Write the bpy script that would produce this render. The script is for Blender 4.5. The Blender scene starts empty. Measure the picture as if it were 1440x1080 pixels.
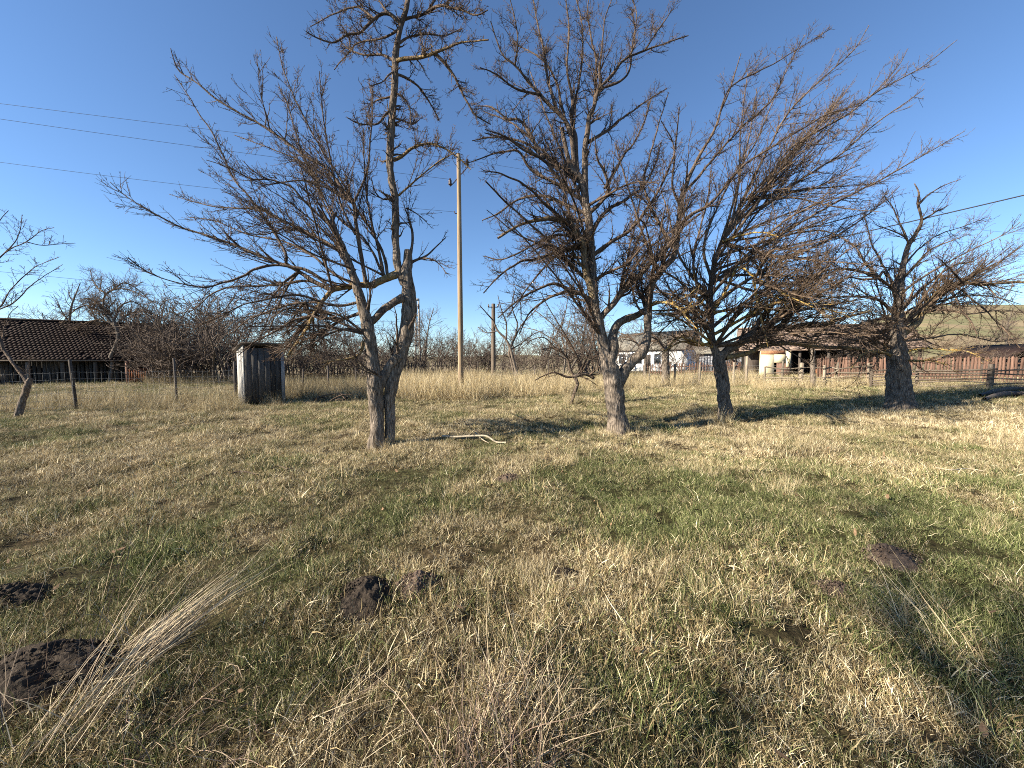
import bpy, math, numpy as np
from mathutils import Vector
sc = bpy.context.scene
COL = sc.collection
rad = math.radians

# ------------------------------------------------------------------ camera, light, exposure
F, CX, CY, HY = 544.0, 720.0, 540.0, 507.0        # focal length and frame in photo pixels, horizon row
PITCH = math.atan((CY - HY) / F)
CAMH = 1.60
cam_d = bpy.data.cameras.new('camera'); cam = bpy.data.objects.new('camera', cam_d); COL.objects.link(cam)
cam_d.sensor_width = 36.0; cam_d.lens = F / 1440 * 36; cam_d.clip_start = 0.05; cam_d.clip_end = 9000
cam.location = (0, 0, CAMH); cam.rotation_euler = (rad(90) - PITCH, 0, 0)
sc.camera = cam

SUN_EL, SUN_AZ = rad(27), math.atan2(-0.94, -0.34)     # azimuth measured from +y towards +x
sd = Vector((math.sin(SUN_AZ) * math.cos(SUN_EL), math.cos(SUN_AZ) * math.cos(SUN_EL), math.sin(SUN_EL)))
w = bpy.data.worlds.new('World'); sc.world = w; w.use_nodes = True
nt = w.node_tree; nt.nodes.clear()
sky = nt.nodes.new('ShaderNodeTexSky'); sky.sky_type = 'NISHITA'; sky.sun_disc = False
sky.sun_elevation = SUN_EL; sky.sun_rotation = SUN_AZ; sky.altitude = 500
sky.air_density = 1.0; sky.dust_density = 0.0; sky.ozone_density = 5.5
bg = nt.nodes.new('ShaderNodeBackground'); bg.inputs['Strength'].default_value = 0.066
out = nt.nodes.new('ShaderNodeOutputWorld')
nt.links.new(sky.outputs[0], bg.inputs[0]); nt.links.new(bg.outputs[0], out.inputs[0])
sl = bpy.data.lights.new('sun', 'SUN'); sl.energy = 5.0; sl.angle = rad(0.53); sl.color = (1.0, 0.90, 0.73)
so = bpy.data.objects.new('sun', sl); COL.objects.link(so); so.rotation_euler = sd.to_track_quat('Z', 'Y').to_euler()
vs = sc.view_settings; vs.view_transform = 'Standard'; vs.look = 'None'; vs.gamma = 1.0; vs.use_curve_mapping = False
vs.exposure = 1.6
sc.cycles.use_denoising = False
sc.cycles.max_bounces = 6; sc.cycles.diffuse_bounces = 3; sc.cycles.transmission_bounces = 2; sc.cycles.glossy_bounces = 2
sc.cycles.pixel_filter_type = 'BLACKMAN_HARRIS'; sc.cycles.filter_width = 1.0

# ------------------------------------------------------------------ numeric helpers
def norm(a):
    return a / (np.linalg.norm(a, axis=-1, keepdims=True) + 1e-12)

def hash3(ix, iy, iz, seed=0):
    h = (np.asarray(ix).astype(np.int64) * 374761393 + iy.astype(np.int64) * 668265263 + iz.astype(np.int64) * 2147483647 + seed * 1274126177) & 0xffffffff
    h = ((h ^ (h >> 13)) * 1274126177) & 0xffffffff
    h = ((h ^ (h >> 16)) * 1103515245) & 0xffffffff
    return ((h ^ (h >> 15)) & 0xffffff) / float(0xffffff)

def noise3(x, y, z, seed=0):
    x, y, z = np.broadcast_arrays(np.asarray(x, float), np.asarray(y, float), np.asarray(z, float))
    ix, iy, iz = np.floor(x), np.floor(y), np.floor(z)
    fx, fy, fz = x - ix, y - iy, z - iz
    fx, fy, fz = [f * f * (3 - 2 * f) for f in (fx, fy, fz)]
    r = 0
    for dx in (0, 1):
        for dy in (0, 1):
            for dz in (0, 1):
                wgt = (fx if dx else 1 - fx) * (fy if dy else 1 - fy) * (fz if dz else 1 - fz)
                r = r + wgt * hash3(ix + dx, iy + dy, iz + dz, seed)
    return r * 2 - 1

def noise2(x, y, s=1.0, seed=0):
    return noise3(np.asarray(x, float) * s, np.asarray(y, float) * s, 0.5, seed)

def sstep(a, b, x):
    t = np.clip((np.asarray(x, float) - a) / (b - a), 0, 1)
    return t * t * (3 - 2 * t)

def gz(x, y):
    """height of the ground"""
    x = np.asarray(x, float); y = np.asarray(y, float)
    r = 0.03 * np.clip(x - 3, 0, 17) * sstep(2, 9, y)
    near = 1 - sstep(14, 40, np.hypot(x, y))
    r = r + near * (0.055 * noise2(x, y, 0.45, 1) + 0.050 * noise2(x, y, 1.15, 2) + 0.052 * noise2(x, y, 2.6, 3) + 0.014 * noise2(x, y, 7.0, 4))
    r = r + 0.12 * noise2(x, y, 0.09, 5) * sstep(6, 16, y)
    r = r - 2.0 * sstep(60, 220, y) * (1 - sstep(0, 60, x))
    return r
Z0 = float(gz(0, 0)); cam.location.z = CAMH + Z0
CP, SP = math.cos(PITCH), math.sin(PITCH)

def unproj(px, py, d):
    a = (px - CX) / F; b = -(py - CY) / F
    return np.array([d * a, d * (CP + b * SP), CAMH + Z0 + d * (-SP + b * CP)])

def gp(px, py):
    """point of the ground seen at a photo pixel"""
    lo, hi = 0.5, 400
    for d in np.geomspace(0.6, 400, 400):
        p = unproj(px, py, d)
        if p[2] < gz(p[0], p[1]):
            hi = d; break
        lo = d
    for _ in range(30):
        m = (lo + hi) / 2; p = unproj(px, py, m)
        if p[2] < gz(p[0], p[1]): hi = m
        else: lo = m
    return unproj(px, py, lo), lo

def at(px, d):
    """ground point in the direction of photo column px at depth d"""
    x = d * (px - CX) / F
    return np.array([x, d, float(gz(x, d))])

# ------------------------------------------------------------------ object helpers
def make_mesh(name, V, faces, mat=None, attrs=None, smooth=False):
    """faces: list of integer arrays, each (m,k)"""
    V = np.asarray(V, np.float32)
    me = bpy.data.meshes.new(name)
    me.vertices.add(len(V)); me.vertices.foreach_set('co', V.ravel())
    fs = [np.asarray(f, np.int32) for f in faces if len(f)]
    nl = sum(f.size for f in fs); npoly = sum(len(f) for f in fs)
    me.loops.add(nl); me.polygons.add(npoly)
    me.loops.foreach_set('vertex_index', np.concatenate([f.ravel() for f in fs]))
    tot = np.concatenate([np.full(len(f), f.shape[1], np.int32) for f in fs])
    st = np.concatenate([[0], np.cumsum(tot)[:-1]]).astype(np.int32)
    me.polygons.foreach_set('loop_start', st)
    try: me.polygons.foreach_set('loop_total', tot)
    except Exception: pass
    if attrs:
        for k, a in attrs.items():
            at_ = me.attributes.new(k, 'FLOAT', 'POINT'); at_.data.foreach_set('value', np.asarray(a, np.float32).ravel())
    me.update(calc_edges=True)
    if smooth: me.polygons.foreach_set('use_smooth', np.ones(npoly, bool))
    if mat: me.materials.append(mat)
    return me

def link(name, me, parent=None, loc=None, kind=None, rot=None):
    o = bpy.data.objects.new(name, me); COL.objects.link(o)
    if parent is not None: o.parent = parent
    if loc is not None: o.location = loc
    if rot is not None: o.rotation_euler = rot
    if kind: o['kind'] = kind
    return o

def thing(name, label, cat, loc=(0, 0, 0), rz=0.0, group=None):
    o = bpy.data.objects.new(name, None); COL.objects.link(o); o.empty_display_size = 0.2
    o.location = [float(v) for v in loc]; o.rotation_euler = (0, 0, rz)
    o['label'] = label; o['category'] = cat
    if group: o['group'] = group
    return o

def tag(o, label, cat, group=None):
    o['label'] = label; o['category'] = cat
    if group: o['group'] = group
    return o

def copy_tree(root, loc, rz=0.0, s=1.0, label=None, group=None):
    r = root.copy(); COL.objects.link(r); r.location = [float(v) for v in loc]; r.rotation_euler = (0, 0, rz); r.scale = (s, s, s) if np.isscalar(s) else s
    if label: r['label'] = label
    if group: r['group'] = group
    for ch in list(root.children):
        c = ch.copy(); COL.objects.link(c); c.parent = r
    return r

BOXF = np.array([[0, 1, 3, 2], [4, 6, 7, 5], [0, 4, 5, 1], [2, 3, 7, 6], [0, 2, 6, 4], [1, 5, 7, 3]])
def box_v(x0, x1, y0, y1, z0, z1):
    return np.array([[x, y, z] for x in (x0, x1) for y in (y0, y1) for z in (z0, z1)], float)

def prism_mesh(name, boxes, mat, jitter=0.0, rng=None):
    V = []; Fq = []
    for b in boxes:
        v = box_v(*b) if not isinstance(b, np.ndarray) else b
        if jitter: v = v + rng.normal(0, jitter, v.shape)
        Fq.append(BOXF + 8 * len(V)); V.append(v)
    return make_mesh(name, np.concatenate(V), [np.concatenate(Fq)], mat)

def beam_v(a, b, wd, ht, up=(0, 0, 1)):
    a = np.asarray(a, float); b = np.asarray(b, float); t = norm(b - a); u = np.asarray(up, float)
    s = np.cross(t, u); s = s / (np.linalg.norm(s) + 1e-9); n = np.cross(s, t)
    return np.array([p + s * i * wd / 2 + n * j * ht / 2 for p in (a, b) for i in (-1, 1) for j in (-1, 1)])

def resample(P, R, n):
    """Catmull-Rom through the points, n points evenly along the length"""
    P = np.asarray(P, float); R = np.asarray(R, float)
    Q = np.vstack([2 * P[0] - P[1], P, 2 * P[-1] - P[-2]])
    pts, rr = [], []
    for i in range(len(P) - 1):
        p0, p1, p2, p3 = Q[i:i + 4]
        t = np.linspace(0, 1, 9)[:-1 if i < len(P) - 2 else None, None]
        pts.append(0.5 * (2 * p1 + (p2 - p0) * t + (2 * p0 - 5 * p1 + 4 * p2 - p3) * t ** 2 + (3 * p1 - p0 - 3 * p2 + p3) * t ** 3))
        rr.append(R[i] + (R[i + 1] - R[i]) * t[:, 0])
    pts = np.concatenate(pts); rr = np.concatenate(rr)
    L = np.concatenate([[0], np.cumsum(np.linalg.norm(np.diff(pts, axis=0), axis=1))])
    s = np.linspace(0, L[-1], n)
    return np.stack([np.interp(s, L, pts[:, k]) for k in range(3)], 1), np.interp(s, L, rr)

def tubes(P, R, sides, rng, ref=None):
    """P (M,n,3), R (M,n) -> verts, quads, per vertex radius"""
    P = np.asarray(P, float); M, n, _ = P.shape
    T = np.empty_like(P); T[:, 1:-1] = P[:, 2:] - P[:, :-2]; T[:, 0] = P[:, 1] - P[:, 0]; T[:, -1] = P[:, -1] - P[:, -2]
    T = norm(T)
    if ref is None:
        m = norm(P[:, -1] - P[:, 0]); r = rng.normal(size=(M, 3)); r = norm(np.cross(m, r))
    else: r = np.broadcast_to(np.asarray(ref, float), (M, 3))
    N = norm(r[:, None, :] - (r[:, None, :] * T).sum(-1, keepdims=True) * T); B = np.cross(T, N)
    a = np.arange(sides) * 2 * math.pi / sides
    V = P[:, :, None, :] + R[:, :, None, None] * (np.cos(a)[None, None, :, None] * N[:, :, None, :] + np.sin(a)[None, None, :, None] * B[:, :, None, :])
    i = np.arange(n - 1)[:, None] * sides; j = np.arange(sides)[None, :]; j2 = (j + 1) % sides
    q = np.stack([i + j, i + j2, i + sides + j2, i + sides + j], -1).reshape(-1, 4)
    Q = (q[None] + (np.arange(M) * n * sides)[:, None, None]).reshape(-1, 4)
    return V.reshape(-1, 3), Q, np.repeat(R.reshape(-1), sides)

def walk(S, D, L, n, wander, trop, rng, tdir=(0, 0, 1)):
    """M paths from S in direction D, length L"""
    M = len(S); P = np.empty((M, n, 3)); P[:, 0] = S; d = norm(D); st = (L / (n - 1))[:, None]
    t = np.asarray(tdir, float); tr = np.broadcast_to(np.asarray(trop, float), (M,))[:, None]
    for k in range(1, n):
        P[:, k] = P[:, k - 1] + d * st
        d = norm(d + rng.normal(0, wander, (M, 3)) + t * tr)
    return P

def spawn(P, R, dens, t0, t1, ang, lrange, n, wander, trop, rr, rmin, rtip, rng, upb=0.3, taper=0.6, tdir=(0, 0, 1), maxn=None):
    """children along the paths P: dens per metre"""
    M, m, _ = P.shape
    L = np.linalg.norm(np.diff(P, axis=1), axis=2).sum(1) * (t1 - t0)
    k = int(round(L.sum() * dens))
    if maxn: k = min(k, maxn)
    idx = rng.choice(M, k, p=L / L.sum()); t = t0 + (t1 - t0) * rng.random(k)
    f = t * (m - 1); i = np.minimum(f.astype(int), m - 2); f = (f - i)[:, None]
    S = P[idx, i] * (1 - f) + P[idx, i + 1] * f
    T = norm(P[idx, i + 1] - P[idx, i]); r = R[idx, i] * (1 - f[:, 0]) + R[idx, i + 1] * f[:, 0]
    p = rng.normal(size=(k, 3)); p[:, 2] += upb; p = norm(p - (p * T).sum(1, keepdims=True) * T)
    a = np.radians(rng.uniform(ang[0], ang[1], k))[:, None]
    D = np.cos(a) * T + np.sin(a) * p
    Ln = rng.uniform(lrange[0], lrange[1], k) * (1 - taper * t)
    C = walk(S, D, Ln, n, wander, trop, rng, tdir)
    r0 = np.maximum(r * rr, rmin)
    RR = r0[:, None] + (rtip - r0)[:, None] * np.linspace(0, 1, n)[None] ** 0.8
    return C, RR, idx

# ------------------------------------------------------------------ materials
def mat(name):
    m = bpy.data.materials.new(name); m.use_nodes = True; n = m.node_tree; n.nodes.clear()
    o = n.nodes.new('ShaderNodeOutputMaterial'); b = n.nodes.new('ShaderNodeBsdfPrincipled')
    b.inputs['Roughness'].default_value = 0.9; b.inputs['Specular IOR Level'].default_value = 0.15
    n.links.new(b.outputs[0], o.inputs[0])
    return m, n, b

def node(n, t, **kw):
    x = n.nodes.new(t)
    for k, v in kw.items():
        if k.startswith('i_'): x.inputs[int(k[2:]) if k[2:].isdigit() else k[2:].replace('_', ' ')].default_value = v
        else: setattr(x, k, v)
    return x

def ramp(n, fac, stops):
    r = n.nodes.new('ShaderNodeValToRGB'); e = r.color_ramp.elements
    while len(e) < len(stops): e.new(0.5)
    for el, (p, c) in zip(e, stops): el.position = p; el.color = (*c, 1)
    n.links.new(fac, r.inputs[0]); return r.outputs[0]

def mixc(n, fac, a, b, mode='MIX'):
    m = n.nodes.new('ShaderNodeMix'); m.data_type = 'RGBA'; m.blend_type = mode
    for s, v in ((m.inputs[0], fac), (m.inputs[6], a), (m.inputs[7], b)):
        if hasattr(v, 'is_output'): n.links.new(v, s)
        else: s.default_value = v if not isinstance(v, tuple) else (*v, 1)
    return m.outputs[2]

def noise_t(n, scale, vec=None, detail=4, rough=0.55):
    t = node(n, 'ShaderNodeTexNoise'); t.inputs['Scale'].default_value = scale; t.inputs['Detail'].default_value = detail; t.inputs['Roughness'].default_value = rough
    if vec is not None: n.links.new(vec, t.inputs['Vector'])
    return t.outputs[0]

def coords(n, scale=(1, 1, 1)):
    c = node(n, 'ShaderNodeTexCoord'); m = node(n, 'ShaderNodeMapping'); m.inputs['Scale'].default_value = scale
    n.links.new(c.outputs['Object'], m.inputs['Vector']); return m.outputs[0]

def bump(n, b, h, strength=0.5, dist=0.02):
    x = node(n, 'ShaderNodeBump'); x.inputs['Strength'].default_value = strength; x.inputs['Distance'].default_value = dist
    n.links.new(h, x.inputs['Height']); n.links.new(x.outputs[0], b.inputs['Normal'])

def bark_mat(name, trunk_lo, trunk_hi, twig_lo, twig_hi, lichen=0.0):
    m, n, b = mat(name)
    v = coords(n, (14, 14, 3.2)); v2 = coords(n)
    vor = node(n, 'ShaderNodeTexVoronoi', feature='DISTANCE_TO_EDGE'); vor.inputs['Scale'].default_value = 1.6
    nz = noise_t(n, 1.3, v, 6, 0.65)
    wv = node(n, 'ShaderNodeVectorMath', operation='ADD'); n.links.new(v, wv.inputs[0]); n.links.new(nz, wv.inputs[1]); n.links.new(wv.outputs[0], vor.inputs['Vector'])
    cr = node(n, 'ShaderNodeMath', operation='MULTIPLY_ADD'); n.links.new(vor.outputs[0], cr.inputs[0]); cr.inputs[1].default_value = 1.1; n.links.new(nz, cr.inputs[2])
    c1 = ramp(n, cr.outputs[0], [(0.36, trunk_lo), (0.62, tuple((a + c) / 2 for a, c in zip(trunk_lo, trunk_hi))), (0.95, trunk_hi)])
    c2 = ramp(n, noise_t(n, 9, v2, 3), [(0.3, twig_lo), (0.7, twig_hi)])
    th = node(n, 'ShaderNodeAttribute', attribute_name='thick')
    c = mixc(n, th.outputs['Fac'], c2, c1)
    if lichen:
        la = node(n, 'ShaderNodeAttribute', attribute_name='lichen')
        mk = ramp(n, noise_t(n, 13, v2, 4, 0.7), [(0.43, (0, 0, 0)), (0.52, (1, 1, 1))])
        mm = node(n, 'ShaderNodeMath', operation='MULTIPLY'); n.links.new(mk, mm.inputs[0]); n.links.new(la.outputs['Fac'], mm.inputs[1])
        lc = ramp(n, noise_t(n, 30, v2, 2), [(0.35, (0.46, 0.25, 0.03)), (0.7, (0.36, 0.33, 0.17))])
        c = mixc(n, mm.outputs[0], c, lc)
    n.links.new(c, b.inputs['Base Color'])
    bump(n, b, cr.outputs[0], 0.9, 0.025)
    return m

M_bark = bark_mat('fruit tree bark', (0.016, 0.012, 0.010), (0.27, 0.22, 0.175), (0.042, 0.029, 0.023), (0.148, 0.106, 0.078), 1.0)
M_bark2 = bark_mat('grey twig bark', (0.022, 0.017, 0.014), (0.23, 0.19, 0.155), (0.054, 0.037, 0.028), (0.190, 0.136, 0.096), 1.0)
M_barkfar = bark_mat('far twig bark', (0.05, 0.042, 0.035), (0.20, 0.17, 0.14), (0.065, 0.049, 0.040), (0.16, 0.124, 0.10), 0)

def wood_mat(name, lo, hi, grain=(30, 30, 2.0), rough=0.9):
    m, n, b = mat(name)
    v = coords(n, grain); oi = node(n, 'ShaderNodeObjectInfo')
    ad = node(n, 'ShaderNodeVectorMath', operation='ADD'); n.links.new(v, ad.inputs[0]); n.links.new(oi.outputs['Random'], ad.inputs[1])
    sc_ = node(n, 'ShaderNodeVectorMath', operation='SCALE'); n.links.new(ad.outputs[0], sc_.inputs[0]); sc_.inputs[3].default_value = 1.0
    nz = noise_t(n, 1.0, sc_.outputs[0], 6, 0.65)
    c = ramp(n, nz, [(0.3, lo), (0.7, hi)])
    br = node(n, 'ShaderNodeMapRange'); n.links.new(oi.outputs['Random'], br.inputs[0]); br.inputs[3].default_value = 0.6; br.inputs[4].default_value = 1.25
    hs = node(n, 'ShaderNodeHueSaturation'); n.links.new(br.outputs[0], hs.inputs['Value']); n.links.new(c, hs.inputs['Color'])
    n.links.new(hs.outputs[0], b.inputs['Base Color']); b.inputs['Roughness'].default_value = rough
    bump(n, b, nz, 0.6, 0.01)
    return m
M_greywood = wood_mat('weathered grey wood', (0.10, 0.10, 0.105), (0.30, 0.295, 0.29))
M_outwood = wood_mat('dark planks with shade in colour', (0.026, 0.024, 0.023), (0.100, 0.094, 0.090))  # outhouse front and barn boards: shade is put into the dark colour
M_sunlitwood = wood_mat('pale planks with sunlight in colour', (0.26, 0.25, 0.235), (0.52, 0.50, 0.47))  # sun-facing outhouse side: sunlight is put into the pale colour
M_darkwood = wood_mat('dark old boards', (0.036, 0.030, 0.026), (0.12, 0.10, 0.086))
M_paleWood = wood_mat('pale dry timber', (0.11, 0.088, 0.066), (0.31, 0.26, 0.20))
M_redwood = wood_mat('faded red brown boards', (0.075, 0.042, 0.031), (0.19, 0.115, 0.085))
M_rust = wood_mat('rusty red boards', (0.08, 0.03, 0.016), (0.20, 0.075, 0.035))
M_brownrail = wood_mat('grey brown rails', (0.07, 0.055, 0.043), (0.20, 0.16, 0.125))
M_pole = wood_mat('utility pole timber', (0.11, 0.080, 0.052), (0.32, 0.24, 0.16), (26, 26, 1.1))
M_tile = wood_mat('dark clay tiles', (0.010, 0.007, 0.006), (0.040, 0.023, 0.019), (9, 9, 9))
M_tile2 = wood_mat('faded clay tiles', (0.10, 0.07, 0.055), (0.27, 0.20, 0.16), (6, 6, 6))
M_slate = wood_mat('grey roof sheet', (0.13, 0.12, 0.10), (0.26, 0.24, 0.20), (3, 3, 3))

def plain(name, lo, hi, scale=4, rough=0.9, spec=0.15, bumpd=0.0):
    m, n, b = mat(name); nz = noise_t(n, scale, coords(n), 5, 0.6)
    n.links.new(ramp(n, nz, [(0.3, lo), (0.7, hi)]), b.inputs['Base Color']); b.inputs['Roughness'].default_value = rough; b.inputs['Specular IOR Level'].default_value = spec
    if bumpd: bump(n, b, nz, 0.8, bumpd)
    return m
M_white = plain('white limewash', (0.62, 0.62, 0.62), (0.82, 0.82, 0.80), 2)
M_adobe = plain('cream limewashed clay', (0.50, 0.42, 0.27), (0.74, 0.66, 0.46), 1.6, bumpd=0.02)
M_brickc = plain('bare brick patch', (0.20, 0.09, 0.05), (0.36, 0.18, 0.10), 7)
M_greywall = plain('grey blue shed boards', (0.16, 0.17, 0.20), (0.28, 0.29, 0.32), 5)
M_dark = plain('unlit interior', (0.008, 0.007, 0.006), (0.016, 0.014, 0.012), 3)  # near-black colour stands in for indoor darkness
M_glass = plain('window glass', (0.03, 0.035, 0.045), (0.05, 0.06, 0.07), 2, 0.08, 0.5)
M_wire = plain('galvanised wire', (0.16, 0.16, 0.16), (0.26, 0.26, 0.25), 40, 0.5, 0.4)
M_cable = plain('black cable', (0.03, 0.03, 0.035), (0.05, 0.05, 0.055), 10, 0.6)
M_porc = plain('brown porcelain', (0.03, 0.015, 0.01), (0.06, 0.03, 0.02), 10, 0.25, 0.5)
M_conc = plain('grey concrete', (0.24, 0.22, 0.20), (0.34, 0.32, 0.29), 12)
M_soil = plain('fresh dark soil', (0.018, 0.014, 0.011), (0.062, 0.048, 0.037), 45, 0.95, 0.1, 0.03)
M_soil2 = plain('lighter crumbled soil', (0.06, 0.043, 0.032), (0.15, 0.11, 0.085), 45, 0.95, 0.1, 0.03)  # lighter, browner soil for some of the mounds
M_leaf = plain('dead fallen leaf', (0.10, 0.06, 0.035), (0.26, 0.17, 0.10), 60, 0.8)
M_stick = plain('bleached stick', (0.22, 0.18, 0.13), (0.42, 0.36, 0.27), 30)

def grass_mat():
    m, n, b = mat('grass blades')
    dry = node(n, 'ShaderNodeAttribute', attribute_type='INSTANCER', attribute_name='dry')
    tint = node(n, 'ShaderNodeAttribute', attribute_type='INSTANCER', attribute_name='tint')
    r1 = node(n, 'ShaderNodeAttribute', attribute_name='pick'); r2 = node(n, 'ShaderNodeAttribute', attribute_name='shade')
    straw = ramp(n, r2.outputs['Fac'], [(0.0, (0.045, 0.028, 0.016)), (0.3, (0.20, 0.145, 0.073)), (0.62, (0.46, 0.365, 0.20)), (1.0, (0.80, 0.70, 0.49))])
    green = ramp(n, r2.outputs['Fac'], [(0.0, (0.022, 0.030, 0.010)), (0.5, (0.095, 0.115, 0.038)), (1.0, (0.30, 0.305, 0.14))])
    lt = node(n, 'ShaderNodeMath', operation='LESS_THAN'); n.links.new(r1.outputs['Fac'], lt.inputs[0]); n.links.new(dry.outputs['Fac'], lt.inputs[1])
    c = mixc(n, lt.outputs[0], green, straw)
    hs = node(n, 'ShaderNodeHueSaturation'); n.links.new(tint.outputs['Fac'], hs.inputs['Value']); n.links.new(c, hs.inputs['Color'])
    n.links.new(hs.outputs[0], b.inputs['Base Color']); b.inputs['Roughness'].default_value = 0.7
    tr = node(n, 'ShaderNodeBsdfTranslucent'); n.links.new(hs.outputs[0], tr.inputs[0])
    mx = node(n, 'ShaderNodeMixShader'); mx.inputs[0].default_value = 0.14
    n.links.new(b.outputs[0], mx.inputs[1]); n.links.new(tr.outputs[0], mx.inputs[2])
    o = [x for x in n.nodes if x.type == 'OUTPUT_MATERIAL'][0]; n.links.new(mx.outputs[0], o.inputs[0])
    return m
M_grass = grass_mat()

def straw_mat(name, stops):
    m, n, b = mat(name)
    r2 = node(n, 'ShaderNodeAttribute', attribute_name='shade')
    n.links.new(ramp(n, r2.outputs['Fac'], stops), b.inputs['Base Color']); b.inputs['Roughness'].default_value = 0.7
    return m
M_straw = straw_mat('dry straw', [(0, (0.20, 0.14, 0.09)), (0.5, (0.42, 0.33, 0.20)), (1, (0.62, 0.54, 0.38))])
M_stalkpale = straw_mat('greyed straw', [(0, (0.14, 0.10, 0.07)), (0.5, (0.32, 0.25, 0.165)), (1, (0.52, 0.44, 0.31))])
M_stalk = straw_mat('purplish dry stalks', [(0, (0.09, 0.058, 0.045)), (0.6, (0.20, 0.14, 0.105)), (1, (0.40, 0.31, 0.22))])

def ground_mat():
    m, n, b = mat('turf soil')
    c = node(n, 'ShaderNodeTexCoord'); v = c.outputs['Object']
    dr = node(n, 'ShaderNodeAttribute', attribute_name='dry')
    th = ramp(n, noise_t(n, 16, v, 7, 0.75), [(0.36, (0.012, 0.009, 0.006)), (0.55, (0.07, 0.05, 0.028)), (0.75, (0.24, 0.18, 0.10))])
    gr = ramp(n, noise_t(n, 14, v, 7, 0.75), [(0.36, (0.010, 0.009, 0.005)), (0.55, (0.045, 0.046, 0.018)), (0.75, (0.16, 0.155, 0.065))])
    near = mixc(n, dr.outputs['Fac'], gr, th)
    far = ramp(n, noise_t(n, 0.03, v, 5), [(0.35, (0.15, 0.11, 0.07)), (0.5, (0.24, 0.19, 0.12)), (0.65, (0.12, 0.13, 0.06))])
    sx = node(n, 'ShaderNodeSeparateXYZ'); n.links.new(v, sx.inputs[0])
    mr = node(n, 'ShaderNodeMapRange'); n.links.new(sx.outputs[1], mr.inputs[0]); mr.inputs[1].default_value = 38; mr.inputs[2].default_value = 60
    n.links.new(mixc(n, mr.outputs[0], near, far), b.inputs['Base Color']); b.inputs['Specular IOR Level'].default_value = 0.05
    bump(n, b, noise_t(n, 24, v, 5, 0.7), 0.8, 0.03)
    return m
M_ground = ground_mat()

# ------------------------------------------------------------------ where the turf is straw and where it is green
def dryness(x, y):
    x = np.asarray(x, float); y = np.asarray(y, float)
    g = lambda cx, cy, sx, sy: np.exp(-((x - cx) / sx) ** 2 - ((y - cy) / sy) ** 2)
    d = 0.68 + 0.30 * noise2(x, y, 0.55, 11) + 0.42 * noise2(x, y, 1.7, 12) + 0.34 * noise2(x, y, 4.5, 13)
    d = d + 0.20 * g(-6, 8, 4, 3) - 0.34 * g(2.2, 4.4, 2.8, 1.9) - 0.30 * g(5.5, 4.2, 3.2, 2.2) + 0.34 * g(0.5, 2.9, 0.9, 0.6) - 0.20 * g(-0.6, 5.2, 1.6, 0.9) - 0.30 * g(2.4, 2.0, 2.2, 0.9) - 0.10 * g(-2, 2.2, 2, .8)
    d = d + 0.12 * g(-2.5, 5.5, 2, 1.2) + 0.22 * g(6, 8.2, 1.6, 0.8) + 0.3 * sstep(7, 10, x) * (1 - sstep(9, 12, y)) - 0.12 * g(1.5, 2.0, 1.6, 0.7) - 0.15 * sstep(9, 13, y) * (1 - sstep(14, 18, y)) * sstep(0, 4, x)
    return np.clip(d, 0.12, 0.97)

# ------------------------------------------------------------------ the ground
rows = [-8.0]
while rows[-1] < 6000:
    y = rows[-1]; rows.append(y + max(0.075, 0.016 * max(y, 0) ** 1.15) if y >= 0 else y + 0.3)
rows = np.array(rows); u = np.linspace(-1, 1, 241); u = u * (0.45 + 0.55 * np.abs(u))
wd = 12 + 3.0 * np.maximum(rows, 0)
GX = u[None, :] * wd[:, None]; GY = np.repeat(rows[:, None], len(u), 1); GZ = gz(GX, GY)
V = np.stack([GX, GY, GZ], -1).reshape(-1, 3); nu = len(u)
i = np.arange(len(rows) - 1)[:, None] * nu; j = np.arange(nu - 1)[None, :]
Q = np.stack([i + j, i + j + 1, i + nu + j + 1, i + nu + j], -1).reshape(-1, 4)
link('ground', make_mesh('ground', V, [Q], M_ground, {'dry': dryness(GX, GY).ravel()}, True), kind='structure')

# hills beyond the village
def hill_mat():
    m, n, b = mat('hillside fields'); c = node(n, 'ShaderNodeTexCoord'); v = c.outputs['Object']
    mp = node(n, 'ShaderNodeMapping'); mp.inputs['Scale'].default_value = (0.004, 0.03, 0.05); n.links.new(v, mp.inputs[0])
    nz = noise_t(n, 1.0, mp.outputs[0], 6, 0.6)
    c1 = ramp(n, nz, [(0.34, (0.20, 0.145, 0.095)), (0.45, (0.26, 0.205, 0.12)), (0.52, (0.18, 0.175, 0.085)), (0.62, (0.26, 0.205, 0.125))])
    c2 = ramp(n, noise_t(n, 0.12, v, 8, 0.8), [(0.3, (0.6, 0.6, 0.6)), (0.7, (1.1, 1.1, 1.1))])
    n.links.new(mixc(n, 1.0, c1, c2, 'MULTIPLY'), b.inputs['Base Color'])
    return m
M_hill = hill_mat()
def hill(name, x0, x1, y0, y1, hf, nx=90, ny=40):
    xs = np.linspace(x0, x1, nx); ys = np.linspace(y0, y1, ny); X, Y = np.meshgrid(xs, ys)
    Zt = hf(X, Y); V = np.stack([X, Y, Zt], -1).reshape(-1, 3)
    i = np.arange(ny - 1)[:, None] * nx; j = np.arange(nx - 1)[None]
    Q = np.stack([i + j, i + j + 1, i + nx + j + 1, i + nx + j], -1).reshape(-1, 4)
    link(name, make_mesh(name, V, [Q], M_hill, None, True), kind='structure')
hill('hill', 130, 1100, 130, 620, lambda X, Y: -1.5 + 52 * sstep(150, 360, Y) * sstep(0.55, 1.12, X / Y) * (1 + 0.10 * noise2(X, Y, 0.012, 21)) * (1 - 0.0 * X))
hill('distant_hills', -5000, 5000, 3000, 5500, lambda X, Y: -8 + (50 + 35 * noise2(X, Y, 0.0011, 22) + 14 * noise2(X, Y, 0.004, 23)) * sstep(3000, 4200, Y), 160, 20)

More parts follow.
